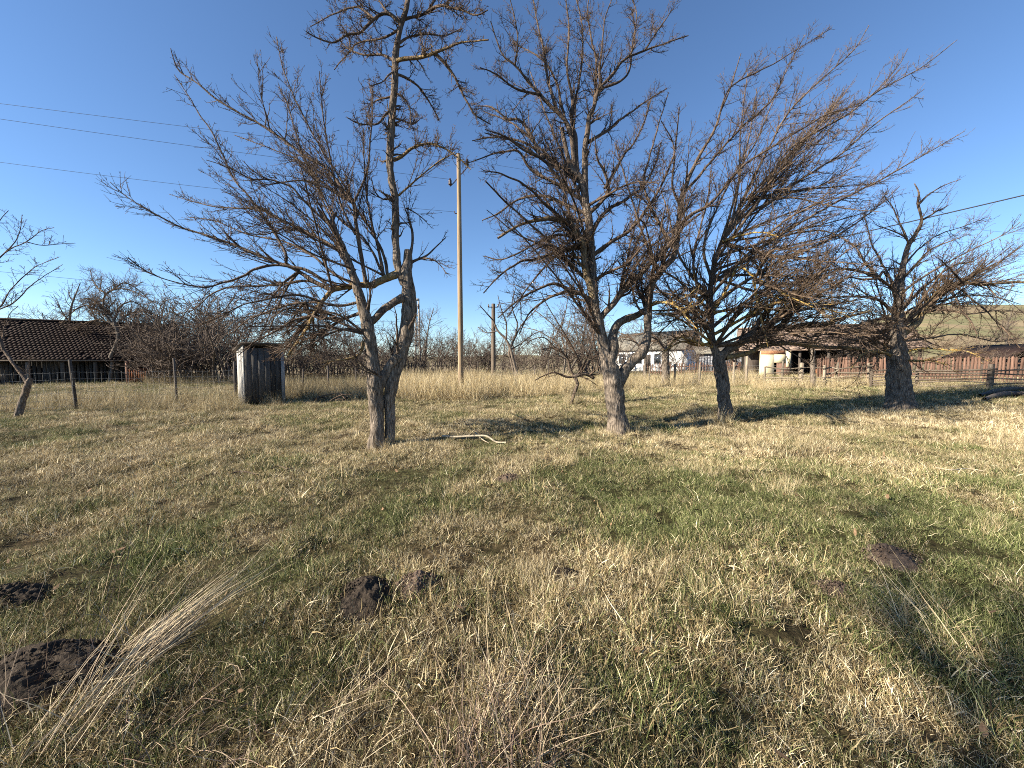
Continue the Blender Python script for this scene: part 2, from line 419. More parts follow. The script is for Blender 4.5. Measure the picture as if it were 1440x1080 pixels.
# ------------------------------------------------------------------ fruit trees
ALLTREES = {}
class Tree:
    def __init__(s, name, label, bx, by, seed, group='bare fruit trees', mat=M_bark, cat='tree', base=None, depth=None):
        s.rng = np.random.default_rng(seed); s.m = mat
        if base is None: s.base, s.d = gp(bx, by)
        else: s.base, s.d = np.asarray(base, float), depth
        s.root = thing(name, label, cat, s.base, group=group)
        s.px = np.zeros((0, 2)); s.pd = np.zeros(0); s.limbs = []; s.tw = []
        s.trunks = []
    def width(s, w, px, d):
        c = 1 / math.sqrt(1 + ((px - CX) / F) ** 2)
        return 0.5 * w * d / F * c
    def trace(s, pts, dd=0.0, start=None, trunk=False, w=None, lich=0.0, cut=False, part='limb'):
        """pts: (px,py[,w]) traced off the photograph; dd: depth change from start to tip in metres"""
        pts = [tuple(p) for p in pts]
        n = len(pts)
        if w: pts = [(p[0], p[1], w[0] + (w[1] - w[0]) * (k / (n - 1)) ** 0.8) for k, p in enumerate(pts)]
        if start is None:
            if len(s.px): k = np.argmin(((s.px - np.array(pts[0][:2])) ** 2).sum(1)); d0 = s.pd[k]
            else: d0 = s.d
        else: d0 = s.d + start
        ln = np.concatenate([[0], np.cumsum([math.hypot(pts[k + 1][0] - pts[k][0], pts[k + 1][1] - pts[k][1]) for k in range(n - 1)])]); ln = ln / ln[-1]
        wob = s.rng.normal(0, 0.02, n)
        dep = d0 + dd * ln ** 1.1 + wob * (ln > 0)
        P = np.array([unproj(p[0], p[1], d) for p, d in zip(pts, dep)]); R = np.array([s.width(p[2], p[0], d) for p, d in zip(pts, dep)])
        return s.add(P, R, np.array([p[:2] for p in pts], float), dep, trunk, lich, cut, part)
    def add(s, P, R, px=None, dep=None, trunk=False, lich=0.0, cut=False, part='limb'):
        if trunk: R = R * 0.86
        L = np.linalg.norm(np.diff(P, axis=0), axis=1).sum()
        nn = int(max(8, L / (0.035 if trunk else 0.07)))
        p, r = resample(P, R, nn)
        if px is not None:
            t = np.linspace(0, 1, 20); tt = np.linspace(0, 1, len(px))
            s.px = np.vstack([s.px, np.stack([np.interp(t, tt, px[:, 0]), np.interp(t, tt, px[:, 1])], 1)]); s.pd = np.concatenate([s.pd, np.interp(t, tt, dep)])
        if not trunk:
            amp = np.minimum(0.010 + 0.22 * r, 0.035)[:, None] * np.sin(np.linspace(0, np.pi, nn))[:, None] ** 0.5
            k = np.arange(nn) * 0.35
            p = p + amp * np.stack([noise3(k, 3.3, s.rng.random() * 90), noise3(k, 9.1, s.rng.random() * 90), noise3(k, 5.7, s.rng.random() * 90)], 1)
        rr = r.copy()
        pq = p.copy()
        if cut: pq = np.vstack([p, p[-1] + (p[-1] - p[-2]) * 0.25]); rr = np.append(rr, rr[-1] * 0.05)
        sides = 18 if trunk else (9 if r.max() > 0.03 else 6)
        V, Q, rv = tubes(pq[None], rr[None], sides, s.rng, ref=(0.06, 1, 0.03))
        C = np.repeat(pq, sides, 0); off = V - C
        if r.max() > 0.02:
            f = 1 + 0.16 * noise3(V[:, 0] * 9, V[:, 1] * 9, V[:, 2] * 2.6, 31) + 0.13 * noise3(V[:, 0] * 24, V[:, 1] * 24, V[:, 2] * 9, 32)
            if trunk and part == 'trunk':
                hz = V[:, 2] - s.base[2]; th_ = np.arctan2(off[:, 1], off[:, 0]); f = f + (0.10 if r[0] > 0.3 else 0.24) * np.exp(-np.clip(hz + 0.05, 0, 9) / 0.14) * (0.55 + 0.45 * np.sin(th_ * 4 + 1.3 + noise3(V[:, 0], V[:, 1], 0.3)))
            if trunk: f = f + 0.18 * np.maximum(0, noise3(V[:, 0] * 3.5, V[:, 1] * 3.5, V[:, 2] * 3.5, 33))
            V = C + off * f[:, None]
        V = V - s.base
        me = make_mesh(part, V, [Q], s.m, {'thick': np.clip((rv - 0.03) / 0.06, 0, 1), 'lichen': np.full(len(V), lich)}, True)
        link(part, me, s.root)
        s.limbs.append((p, r, lich)); return p, r
    def paths(s, sel=None, n=28):
        L = [l for l in s.limbs] if sel is None else [s.limbs[k] for k in sel]
        P, R = zip(*[resample(l[0], l[1], n) for l in L]); return np.array(P), np.array(R), np.array([l[2] for l in L])
    def put(s, C, R, sides, lich=None):
        s.tw.append((C, R, sides, np.zeros(len(C)) if lich is None else lich))
    def finish(s, name='twigs'):
        Vs, Qs, T, Li = [], [], [], []; o = 0
        for C, R, sd_, li in s.tw:
            V, Q, rv = tubes(C, R, sd_, s.rng); Vs.append(V - s.base); Qs.append(Q + o); o += len(V)
            T.append(np.clip((rv - 0.012) / 0.05, 0, 1)); Li.append(np.repeat(li, C.shape[1] * sd_))
        me = make_mesh(name, np.concatenate(Vs), [np.concatenate(Qs)], s.m, {'thick': np.concatenate(T), 'lichen': np.concatenate(Li)}, True)
        link(name, me, s.root, kind='stuff')

def foliate(t, P, R, li, d2, l2, d3, l3, spur, trop2=0.05, trop3=0.05, ang=(30, 75), upb=0.3, t0=0.15, rt=0.0022, wander=0.14, tdir=(0, 0, 1), lp=0.25, whip=False):
    """branches, twigs and fruit spurs on the limbs P; whip: long smooth shoots that run along with their limb"""
    rng = t.rng; rt = rt * 1.1
    if whip: ang, l2, wander, a3, d2, d3, sl, spur = (12, 46), (l2[0] * 1.3, l2[1] * 1.75), wander * 0.5, (16, 50), d2 * 1.3, d3 * 1.5, (0.02, 0.075), spur * 1.2
    else: a3, d2, d3, sl, spur = (25, 70), d2 * 1.5, d3 * 2.1, (0.03, 0.09), spur * 0.9
    C2, R2, i2 = spawn(P, R, d2, t0, 0.95, ang, l2, 7, wander, trop2, 0.5, 0.006, rt * 1.2, rng, upb, 0.80 if whip else 0.75, tdir)
    L2 = np.where(rng.random(len(C2)) < lp, np.maximum(li[i2], 0), 0) if li is not None else np.zeros(len(C2))
    t.put(C2, R2, 3, L2)
    C3, R3, i3 = spawn(C2, R2, d3, 0.08, 0.95, a3, l3, 3, wander * 1.1, trop3, 0.6, 0.0040, rt, rng, upb, 0.6, tdir)
    t.put(C3, R3, 3, L2[i3])
    for (PP, RR, dn) in ((P, R, spur * 0.8), (C2, R2, spur), (C3, R3, spur * 0.7)):
        C4, R4, _ = spawn(PP, RR, dn, 0.1, 1.0, (35, 80), sl, 2, 0.25, 0.15, 0.5, 0.003, 0.003, rng, 0.4, 0.1, tdir)
        R4[:] = np.array([0.0040, 0.0026]); t.put(C4, R4, 3)
    return C2, R2

def inner_limbs(t, sel, dens, l, ang=(35, 75), upb=0.5, trop=0.06, rr=0.35, rmin=0.012, t0=0.2):
    """limbs the picture hides in the mass of the crown, mostly towards and away from the camera"""
    P, R, _ = t.paths(sel)
    C, RR, _ = spawn(P, R, dens * 1.4, min(t0, 0.5), 0.68, ang, l, 12, 0.13, trop, rr, rmin, 0.004, t.rng, upb, 0.3)
    RR = np.minimum(RR, 0.03)
    t.put(C, RR, 6); return C, RR

def hang(t, starts, box, n, dd, w=(4.5, 1.2), bow=14, lp=0.0):
    """n long thin branches from the trunk or a limb out into a region of the crown"""
    for _ in range(n):
        a_ = starts[t.rng.integers(len(starts))]; e = (t.rng.uniform(box[0], box[2]), t.rng.uniform(box[1], box[3])); b = t.rng.uniform(-bow * 0.4, bow)
        m1 = (a_[0] + (e[0] - a_[0]) * .35, a_[1] + (e[1] - a_[1]) * .35 - b + t.rng.normal(0, 5)); m2 = (a_[0] + (e[0] - a_[0]) * .7, a_[1] + (e[1] - a_[1]) * .7 - b * .8 + t.rng.normal(0, 6))
        t.trace([a_, m1, m2, e], t.rng.uniform(*dd), w=w, lich=0.9 if t.rng.random() < lp else 0.0, part='limb')

# ---- the tall fruit tree with two stems, left of the pole
T1 = Tree('fruit_tree', 'tall bare fruit tree with a double trunk, broken stub and branches sweeping far left', 537, 627, 101)
a = T1.trace([(530, 640, 27), (530, 625, 26), (530, 590, 24), (529, 560, 24), (527, 535, 23), (524, 510, 20), (521, 480, 19), (516, 455, 18), (508, 425, 16), (500, 398, 15), (492, 376, 14), (478, 340, 11), (466, 318, 9), (453, 302, 7), (446, 291, 3)], -0.1, 0, True, part='trunk', cut=True)
b_ = T1.trace([(547, 640, 18), (547, 625, 17), (548, 590, 17), (548, 560, 18), (553, 530, 21), (562, 500, 22), (571, 470, 23), (575, 440, 23), (574, 410, 22), (571, 385, 20), (573, 368, 15), (574, 352, 12)], 0.25, 0.06, True, part='trunk', cut=True)
T1.trace([(530, 548, 18), (540, 530, 17), (552, 512, 17), (560, 500, 16)], 0.1, -0.02, True, part='trunk')
ld = T1.trace([(568, 400, 13), (560, 375, 13), (556, 340, 12.5), (556, 310, 12), (556, 280, 12), (550, 250, 12), (548, 225, 12), (550, 180, 12), (552, 150, 11.5), (555, 120, 11), (556, 90, 10), (559, 60, 9), (564, 35, 8), (572, 10, 8), (576, -30, 6), (580, -70, 4), (578, -110, 2)], 0.1, None, True, part='leader')
T1.trace([(470, 322, 7), (468, 308, 6), (473, 299, 4)], 0.1, cut=True, part='broken_stub')
T1.trace([(512, 462, 9), (528, 448, 10), (545, 432, 10), (566, 418, 11)], 0.1, cut=True)
n0 = len(T1.limbs)
L = lambda pts, w, dd=None, **k: T1.trace(pts, T1.rng.uniform(-1.9, 1.7) if dd is None else dd, w=w, **k)
L([(560, 385), (540, 392), (523, 401), (500, 401), (468, 409), (452, 425), (440, 444), (425, 470), (405, 500)], (13, 3), -0.5, lich=0.4)
L([(515, 400), (510, 370), (503, 330), (497, 285), (488, 275), (463, 241), (428, 218), (373, 179), (311, 144), (275, 115), (253, 101), (245, 85), (240, 68)], (7, 1.6), -0.5)
L([(497, 285), (505, 270), (512, 252), (518, 235), (521, 200), (524, 155), (523, 120)], (4, 1.2), 0.2)
L([(468, 409), (440, 395), (420, 382), (402, 373), (371, 362), (335, 347), (291, 331), (255, 320), (213, 298), (180, 278), (155, 256)], (8, 1.4), -0.4)
L([(402, 373), (402, 358), (393, 340), (380, 318), (364, 295), (349, 275), (335, 260), (322, 238), (300, 190), (280, 160), (262, 130), (245, 105)], (5, 1.3), 0.3)
L([(458, 398), (431, 380), (393, 373), (358, 378), (344, 387), (313, 398), (282, 404), (235, 393), (207, 382), (180, 362)], (6, 1.3), -0.9)
L([(455, 404), (431, 395), (400, 399), (367, 402), (324, 404), (295, 415), (273, 435), (247, 442)], (5, 1.3), 0.5)
L([(490, 370), (478, 353), (433, 327), (380, 302), (367, 293), (335, 293), (304, 291), (273, 284), (238, 273)], (6, 1.2), 0.9)
L([(466, 318), (447, 302), (424, 278), (407, 262), (380, 253), (353, 251), (320, 235), (290, 225)], (5, 1.2), -0.7)
L([(497, 285), (478, 250), (455, 215), (430, 170), (412, 132), (397, 93), (389, 52)], (4, 1.1), 0.5)
L([(500, 330), (480, 290), (470, 250), (458, 190), (452, 140), (449, 100)], (4, 1.0), -0.6)
L([(540, 390), (532, 350), (522, 310), (515, 270), (512, 230), (511, 180)], (5, 1.2), 0.4)
L([(545, 388), (540, 360), (520, 320), (490, 280), (460, 250), (420, 225), (370, 205), (330, 190)], (5, 1.2), 1.2)
L([(505, 330), (470, 300), (440, 250), (420, 200), (405, 150), (392, 120)], (4, 1.0), 1.3)
L([(452, 425), (430, 425), (400, 430), (370, 440), (345, 452), (325, 470)], (5, 1.3), 0.6)
L([(440, 444), (415, 450), (390, 465), (360, 480), (335, 500)], (5, 1.3), -0.4)
L([(507, 440), (480, 450), (455, 465), (425, 480), (395, 490)], (6, 1.3), 0.8)
L([(515, 470), (490, 462), (460, 470), (435, 486), (400, 512)], (5, 1.2), -1.0)
L([(512, 480), (505, 498), (488, 505), (470, 507), (455, 509)], (5, 2.0), -0.3, lich=0.3)
L([(505, 425), (470, 430), (420, 415), (380, 420), (340, 430), (300, 450), (270, 458)], (5, 1.2), -1.1)
L([(500, 400), (470, 385), (440, 360), (400, 340), (350, 330), (300, 310), (262, 305)], (5, 1.2), 1.0)
L([(485, 355), (450, 340), (410, 320), (370, 330), (330, 325)], (4, 1.1), -1.3)
L([(573, 372), (585, 366), (600, 360), (610, 350), (627, 334)], (5, 1.2), 0.4)
L([(590, 364), (605, 364), (618, 372), (628, 385)], (3, 1.0), -0.4)
L([(578, 356), (580, 330), (575, 305), (570, 292), (585, 300), (600, 312)], (4, 1.2), 0.1)
L([(560, 275), (575, 262), (590, 248), (610, 232), (640, 214)], (3.5, 1.2), -0.5, lich=0.3)
L([(556, 275), (540, 280), (528, 270), (522, 250)], (3.5, 1.2), -0.4)
hang(T1, [(440, 444), (455, 425), (480, 450), (510, 440), (515, 470), (420, 382), (430, 425)], (325, 415, 480, 508), 17, (-2.2, 2.0))
hang(T1, [(468, 409), (500, 380), (485, 355), (540, 388), (497, 285)], (300, 170, 480, 380), 12, (-2.3, 2.0), (4, 1.0))
n1 = len(T1.limbs)
L([(553, 225), (564, 220), (580, 208), (597, 203), (618, 206), (641, 219), (662, 238)], (6, 1.6), -0.4, lich=0.3)
L([(558, 86), (564, 84), (593, 80), (610, 74), (628, 68), (649, 60), (687, 56)], (7, 1.8), -0.6, lich=0.3)
L([(610, 74), (624, 88), (639, 106), (649, 129), (658, 146), (670, 162), (690, 175)], (5, 1.5), 0.4)
L([(556, 106), (564, 106), (587, 119), (599, 135), (612, 158), (617, 170)], (4.5, 1.4), 0.7)
L([(556, 86), (553, 85), (537, 77), (514, 77), (495, 71), (476, 56)], (5, 1.4), 0.5)
L([(563, 32), (545, 19), (526, 27), (508, 45), (489, 48), (470, 60), (447, 54), (430, 44)], (6, 1.3), -0.4)
L([(526, 27), (512, 15), (499, 10), (466, 21), (437, 37)], (4, 1.2), 0.6)
L([(545, 19), (536, 6), (528, -10)], (4, 1.5), 0.3)
L([(565, 30), (570, 27), (597, 19), (612, 0), (620, -18)], (6, 1.5), 0.2)
L([(597, 19), (618, 8), (641, 12), (670, 21), (686, 14)], (4.5, 1.3), -0.7)
L([(552, 155), (545, 158), (532, 173), (520, 175), (503, 173), (488, 165)], (4, 1.2), -0.4)
L([(552, 135), (545, 137), (528, 142), (520, 152), (517, 165)], (3.5, 1.2), 0.3)
L([(555, 100), (545, 108), (535, 116), (520, 120)], (3.5, 1.2), -0.6)
L([(556, 130), (570, 140), (578, 160), (576, 180)], (3.5, 1.2), -0.5)
L([(553, 165), (568, 170), (580, 175), (590, 168)], (3.5, 1.2), 0.6)
L([(560, 62), (575, 52), (600, 48), (625, 50), (650, 40)], (4, 1.2), 0.9)
L([(563, 40), (550, 48), (530, 55), (505, 60), (480, 85), (470, 98)], (4, 1.2), 1.0)
L([(575, -20), (600, -30), (630, -28), (660, -20)], (4, 1.2), 0.4); L([(575, -10), (550, -22), (520, -20), (490, -8), (460, 0)], (4, 1.2), -0.4)
n2 = len(T1.limbs)
P, R, li = T1.paths(range(n0, n1)); foliate(T1, P, R, li, 7.2, (0.25, 0.95), 8.4, (0.08, 0.38), 8, trop2=0.05, tdir=(-0.4, 0, 0.9), whip=True)
P, R, li = T1.paths(range(n1, n2)); foliate(T1, P, R, li, 15, (0.15, 0.75), 9, (0.06, 0.28), 16, trop2=0.07, trop3=0.1, wander=0.22)
P, R, li = T1.paths([3]); foliate(T1, P, R, li, 6, (0.2, 0.6), 8, (0.06, 0.22), 12, trop2=0.05, wander=0.24, ang=(50, 90), t0=0.12)
C, RR = inner_limbs(T1, [0, 1, 6, 7, 9], 1.5, (0.7, 1.6), t0=0.3)
foliate(T1, C, RR, None, 4.5, (0.25, 0.7), 5, (0.08, 0.34), 6, whip=True)
T1.finish()

# ---- the dense fruit tree in the middle
T2 = Tree('fruit_tree', 'dense bare fruit tree at the centre, forked low trunk, crown rising above the frame', 870, 609, 202)
T2.trace([(873, 622, 38), (871, 610, 35), (867, 580, 31), (864, 555, 31), (861, 530, 31), (855, 512, 27), (850, 495, 20), (846, 475, 18), (842, 455, 17), (838, 440, 16), (835, 420, 15), (834, 395, 14), (832, 370, 13), (830, 340, 13), (828, 310, 12), (824, 291, 12), (818, 255, 11), (804, 238, 9), (797, 215, 7), (790, 180, 6)], 0.15, 0, True, part='trunk')
T2.trace([(866, 545, 20), (878, 522, 18), (890, 508, 17), (901, 497, 16), (908, 482, 15), (911, 465, 14), (911, 445, 13), (913, 420, 12), (917, 400, 11), (926, 386, 11), (938, 372, 10), (949, 356, 10), (954, 318, 9), (957, 291, 9), (960, 273, 8), (973, 240, 7), (987, 213, 5), (1004, 184, 4), (1014, 155, 3), (1027, 124, 2.5), (1042, 75, 1.5)], 0.6, 0.02, True, part='limb')
T2.trace([(856, 512, 20), (862, 490, 19), (862, 470, 15), (868, 456, 12), (880, 449, 11), (896, 443, 10), (908, 436, 9)], 0.4, 0.0, True, part='limb')
T2.trace([(845, 460, 12), (842, 451, 10), (855, 435, 9), (870, 417, 9), (880, 405, 8), (900, 388, 8), (918, 366, 7), (940, 345, 5), (960, 320, 4), (985, 300, 3)], -0.6, None, part='limb')
T2.trace([(836, 425, 12), (828, 395, 11), (825, 387, 10), (819, 340, 9), (808, 325, 8), (804, 315, 8), (780, 308, 7), (753, 310, 5), (728, 318, 4), (700, 335, 3)], -0.8, None, part='limb', lich=0.2)
L = lambda pts, w, dd=None, **k: T2.trace(pts, T2.rng.uniform(-2.3, 2.0) if dd is None else dd, w=w, **k)
n0 = len(T2.limbs)
L([(838, 432), (820, 415), (803, 410), (790, 402), (775, 400), (750, 410), (725, 425), (700, 447)], (8, 1.6), -0.9)
L([(836, 349), (812, 349), (784, 354), (757, 364), (738, 366), (718, 376), (699, 391), (680, 412)], (7, 1.6), -1.2)
L([(833, 402), (804, 372), (753, 321), (728, 300), (699, 272), (683, 255)], (4, 2.0), -1.4)
L([(800, 408), (770, 420), (745, 440), (730, 470)], (5, 1.4), 0.4)
L([(824, 291), (822, 215), (827, 184), (829, 164), (835, 149), (844, 124), (862, 104), (878, 84), (907, 71), (938, 60), (968, 50)], (9, 1.5), -0.3)
L([(812, 245), (809, 193), (804, 167), (804, 133), (797, 100), (800, 45), (795, -10)], (7, 1.6), 0.3)
L([(808, 240), (802, 184), (784, 158), (760, 133), (744, 115), (724, 91), (706, 75), (690, 30)], (7, 1.5), -0.6)
L([(802, 190), (795, 171), (788, 140), (782, 115), (767, 89), (746, 73), (720, 60)], (5, 1.3), 0.7)
L([(829, 164), (835, 150), (838, 115), (838, 82), (833, 60), (826, 20), (830, -15)], (5, 1.3), 0.4)
L([(844, 124), (843, 95), (846, 73), (850, 30), (862, -5)], (4, 1.2), -0.4)
L([(818, 258), (804, 269), (782, 246), (764, 224), (738, 211), (713, 193), (682, 182)], (7, 1.5), -1.0)
L([(800, 235), (782, 233), (740, 202), (695, 193), (664, 198)], (6, 1.3), 0.8)
L([(822, 283), (809, 275), (782, 258), (746, 238), (729, 213), (700, 215), (684, 220), (653, 231)], (6, 1.3), -0.5)
L([(764, 224), (733, 171), (713, 167), (691, 151), (673, 149)], (5, 1.3), 0.9)
L([(828, 300), (855, 271), (848, 240), (840, 224), (836, 190)], (6, 1.5), -0.8)
L([(827, 200), (853, 184), (869, 171), (884, 160), (902, 147), (938, 124)], (5, 1.3), 0.9)
L([(850, 265), (868, 235), (880, 215), (891, 202), (907, 167), (915, 140)], (5, 1.3), -0.3)
L([(830, 330), (850, 300), (880, 280), (905, 262), (920, 235), (930, 200)], (7, 1.5), 1.2)
L([(832, 360), (860, 340), (890, 320), (915, 285), (935, 250), (950, 205), (955, 150)], (7, 1.5), -1.4)
L([(846, 124), (870, 115), (885, 100), (890, 60), (895, 20), (885, -10)], (4, 1.2), 0.4)
L([(878, 84), (890, 70), (893, 40), (888, 10)], (3, 1.1), -0.2); L([(907, 71), (920, 50), (935, 30), (945, 14)], (3, 1.0), 0.2)
L([(784, 158), (770, 110), (765, 70), (755, 30), (748, -15)], (5, 1.3), 0.9)
L([(724, 91), (728, 55), (722, 20), (715, -10)], (3, 1.1), -0.4); L([(760, 133), (725, 125), (700, 105), (675, 95)], (4, 1.2), -0.7)
L([(804, 167), (815, 110), (820, 60), (815, 15), (805, -15)], (4, 1.2), 0.6)
L([(820, 340), (790, 330), (760, 340), (730, 355), (705, 365), (680, 360)], (5, 1.3), 1.2)
L([(824, 300), (790, 285), (760, 275), (730, 280), (700, 300), (678, 310)], (6, 1.3), 1.0)
L([(800, 315), (770, 290), (740, 262), (705, 245), (680, 240)], (5, 1.3), -1.3)
L([(830, 400), (850, 385), (880, 372), (900, 350), (920, 330)], (6, 1.4), -1.3)
L([(954, 318), (975, 300), (1000, 285), (1042, 236), (1087, 206), (1130, 180), (1165, 160), (1210, 148)], (6, 1.3), -0.5)
L([(960, 273), (985, 245), (1010, 215), (1042, 180), (1084, 142), (1110, 90), (1132, 49)], (5, 1.2), 0.3)
L([(1008, 176), (1027, 124), (1080, 94), (1125, 67), (1170, 39)], (3, 1.0), -0.3)
L([(949, 350), (930, 320), (915, 290), (905, 255), (915, 215), (925, 180), (940, 130)], (6, 1.3), 0.8)
L([(957, 291), (945, 260), (948, 230), (946, 200), (930, 170)], (4, 1.2), -0.9)
L([(912, 430), (930, 425), (950, 430), (965, 445), (980, 462)], (6, 1.5), -1.5, lich=0.9)
hang(T2, [(838, 440), (833, 400), (831, 365), (828, 310), (846, 475), (820, 260), (819, 340)], (675, 90, 800, 470), 18, (-2.8, 2.2))
hang(T2, [(870, 417), (911, 445), (926, 386), (954, 318), (830, 330), (824, 291)], (850, 170, 985, 430), 16, (-2.8, 2.2))
n1 = len(T2.limbs)
P, R, li = T2.paths(range(3, n1)); foliate(T2, P, R, li, 6.4, (0.3, 1.15), 8.4, (0.08, 0.38), 9, trop2=0.07, wander=0.15, t0=0.12, ang=(18, 62))
P, R, li = T2.paths([1]); foliate(T2, P, R, li, 4, (0.25, 0.9), 6, (0.08, 0.3), 8, t0=0.45)
C, RR = inner_limbs(T2, [0, 1, 3, 4, 5, 6], 2.6, (0.8, 1.8), t0=0.35)
foliate(T2, C, RR, None, 4.5, (0.3, 1.0), 6, (0.08, 0.36), 7, ang=(18, 60))
T2.finish()

# ---- the fruit tree whose shoots are blown out to the right
T3 = Tree('fruit_tree', 'low bare fruit tree with lichen twigs and long shoots sweeping up to the right', 1019, 589, 303, mat=M_bark2)
T3.trace([(1021, 600, 27), (1020, 588, 24), (1018, 560, 21), (1015, 530, 20), (1012, 510, 21), (1010, 495, 19)], 0, 0, True, part='trunk', cut=True)
T3.trace([(1010, 505, 14), (1004, 488, 12), (1000, 465, 11), (1000, 440, 10), (999, 415, 9), (1001, 390, 9), (1006, 365, 8), (1015, 340, 7), (1030, 310, 6), (1050, 280, 4)], 0.2, 0, True, part='limb')
T3.trace([(1012, 505, 14), (1022, 494, 13), (1030, 489, 12), (1045, 480, 11), (1060, 470, 11), (1080, 463, 10), (1100, 461, 9), (1130, 459, 8), (1160, 456, 7), (1190, 446, 5), (1225, 438, 3)], -0.5, 0, part='limb')
T3.trace([(1020, 503, 9), (1050, 497, 8), (1075, 486, 8), (1110, 483, 8), (1150, 488, 7), (1190, 489, 6), (1222, 494, 5), (1240, 504, 3)], 0.5, 0, part='limb', lich=0.4)
L = lambda pts, w, dd=None, **k: T3.trace(pts, T3.rng.uniform(-2.7, 2.3) if dd is None else dd, w=w, **k)
n0 = len(T3.limbs)
L([(1006, 365), (1040, 320), (1075, 270), (1110, 210), (1192, 161), (1237, 127), (1297, 94), (1346, 56)], (6, 1.2), -0.6)
L([(1015, 340), (1050, 290), (1090, 240), (1140, 190), (1162, 165), (1219, 139), (1260, 97), (1277, 68)], (5, 1.1), 0.4)
L([(1010, 352), (1040, 290), (1075, 220), (1110, 157), (1155, 112), (1200, 71), (1222, 36)], (5, 1.1), 0.9)
L([(1001, 400), (1040, 370), (1090, 335), (1162, 292), (1226, 259), (1275, 232), (1320, 206), (1357, 184)], (6, 1.1), -0.8)
L([(1030, 310), (1080, 285), (1130, 250), (1185, 215), (1230, 175), (1280, 140), (1300, 125)], (5, 1.1), -1.2)
L([(1000, 430), (1050, 395), (1100, 365), (1150, 345), (1195, 320), (1235, 290), (1265, 262)], (6, 1.2), 1.2)
L([(1000, 415), (1035, 375), (1080, 330), (1120, 300), (1170, 280), (1205, 275)], (6, 1.3), -1.5)
L([(1002, 460), (1040, 430), (1080, 405), (1130, 395), (1180, 380), (1220, 378)], (6, 1.3), 1.0)
L([(1004, 470), (1050, 445), (1095, 425), (1140, 430), (1180, 440), (1205, 452)], (6, 1.3), -1.8, lich=0.8)
L([(1000, 440), (1020, 410), (1038, 375), (1060, 389), (1087, 404), (1113, 418), (1135, 428), (1160, 440)], (5, 1.6), -2.0, lich=1.0)
L([(1000, 430), (980, 400), (975, 360), (985, 320), (995, 280), (1000, 240)], (6, 1.3), 1.0)
L([(999, 415), (970, 385), (950, 345), (940, 300), (930, 270)], (5, 1.3), 1.6)
L([(1000, 450), (975, 430), (945, 415), (915, 410), (890, 415)], (5, 1.3), 1.4)
L([(1003, 485), (985, 470), (968, 456), (950, 446), (935, 441), (920, 443)], (5, 1.5), -1.6, lich=1.0)
L([(1003, 480), (985, 486), (960, 480), (940, 490), (922, 500)], (5, 1.3), -0.4, lich=0.6)
L([(1000, 445), (970, 440), (945, 452), (925, 470)], (4, 1.4), -1.2, lich=0.7)
L([(1001, 395), (990, 350), (1005, 300), (1030, 250), (1060, 205), (1080, 160), (1095, 120)], (5, 1.2), 1.6)
L([(1045, 480), (1075, 440), (1110, 415), (1150, 400), (1185, 405)], (5, 1.3), 1.0)
L([(1080, 463), (1105, 440), (1140, 420), (1170, 418), (1200, 425)], (5, 1.3), -0.9, lich=0.5)
L([(1100, 461), (1130, 475), (1165, 470), (1200, 470), (1230, 478)], (4, 1.3), 0.8)
L([(1060, 470), (1085, 480), (1120, 500), (1140, 512)], (4, 1.2), -0.6)
L([(1030, 310), (1060, 300), (1100, 275), (1150, 262), (1190, 240), (1210, 232)], (4, 1.2), 0.3)
L([(1010, 360), (1060, 345), (1110, 330), (1160, 325), (1200, 345), (1215, 370)], (5, 1.3), -1.0)
L([(1003, 380), (1050, 365), (1090, 360), (1140, 362), (1180, 350)], (5, 1.3), 2.0)
L([(1015, 340), (1030, 290), (1040, 245), (1040, 200), (1045, 150), (1052, 100)], (4, 1.1), -0.8)
hang(T3, [(1000, 440), (1001, 390), (1015, 340), (1045, 480), (1080, 463), (1100, 461), (1004, 488), (1060, 395)], (1060, 330, 1250, 500), 25, (-3.0, 2.6), (5, 1.3), lp=0.15)
hang(T3, [(1000, 465), (1000, 440), (999, 415), (1004, 488)], (885, 330, 990, 500), 12, (-3.0, 2.0), (5, 1.3), lp=0.3)
hang(T3, [(1030, 310), (1015, 340), (1050, 280), (1001, 390)], (1060, 120, 1250, 330), 12, (-2.8, 2.0), (4, 1.0))
n1 = len(T3.limbs)
P, R, li = T3.paths(range(1, n1)); foliate(T3, P, R, li, 5.8, (0.3, 1.3), 6.8, (0.10, 0.5), 7, trop2=0.05, trop3=0.05, tdir=(0.75, 0, 0.42), t0=0.15, rt=0.0027, wander=0.13, whip=True)
C, RR = inner_limbs(T3, range(1, 14), 0.8, (0.9, 2.0), t0=0.15, upb=0.2)
foliate(T3, C, RR, None, 3.6, (0.3, 1.0), 5, (0.1, 0.4), 6, tdir=(0.5, 0, 0.5), rt=0.0027, ang=(18, 60))
T3.finish()

# ---- the old thick tree on the right
T4 = Tree('fruit_tree', 'old bare fruit tree with a thick dark trunk and wide crown at the right edge', 1267, 577, 404, mat=M_bark2)
T4.trace([(1267, 592, 62), (1267, 578, 54), (1266, 555, 47), (1264, 530, 42), (1262, 505, 38), (1261, 480, 30), (1262, 450, 22), (1264, 425, 18), (1267, 389, 13), (1272, 365, 10), (1278, 344, 9), (1289, 327, 8), (1296, 309, 6), (1291, 287, 5), (1292, 271, 3), (1286, 258, 2)], 0.2, 0, True, part='trunk')
L = lambda pts, w, dd=None, **k: T4.trace(pts, T4.rng.uniform(-2.2, 2.2) if dd is None else dd, w=w, **k)
n0 = len(T4.limbs)
L([(1298, 309), (1316, 298), (1333, 289)], (4, 2), 0.3, cut=True)
L([(1292, 287), (1307, 273), (1329, 260), (1351, 252)], (4, 1.3), -0.3)
L([(1276, 338), (1267, 316), (1258, 296), (1244, 276)], (4, 1.5), 0.3)
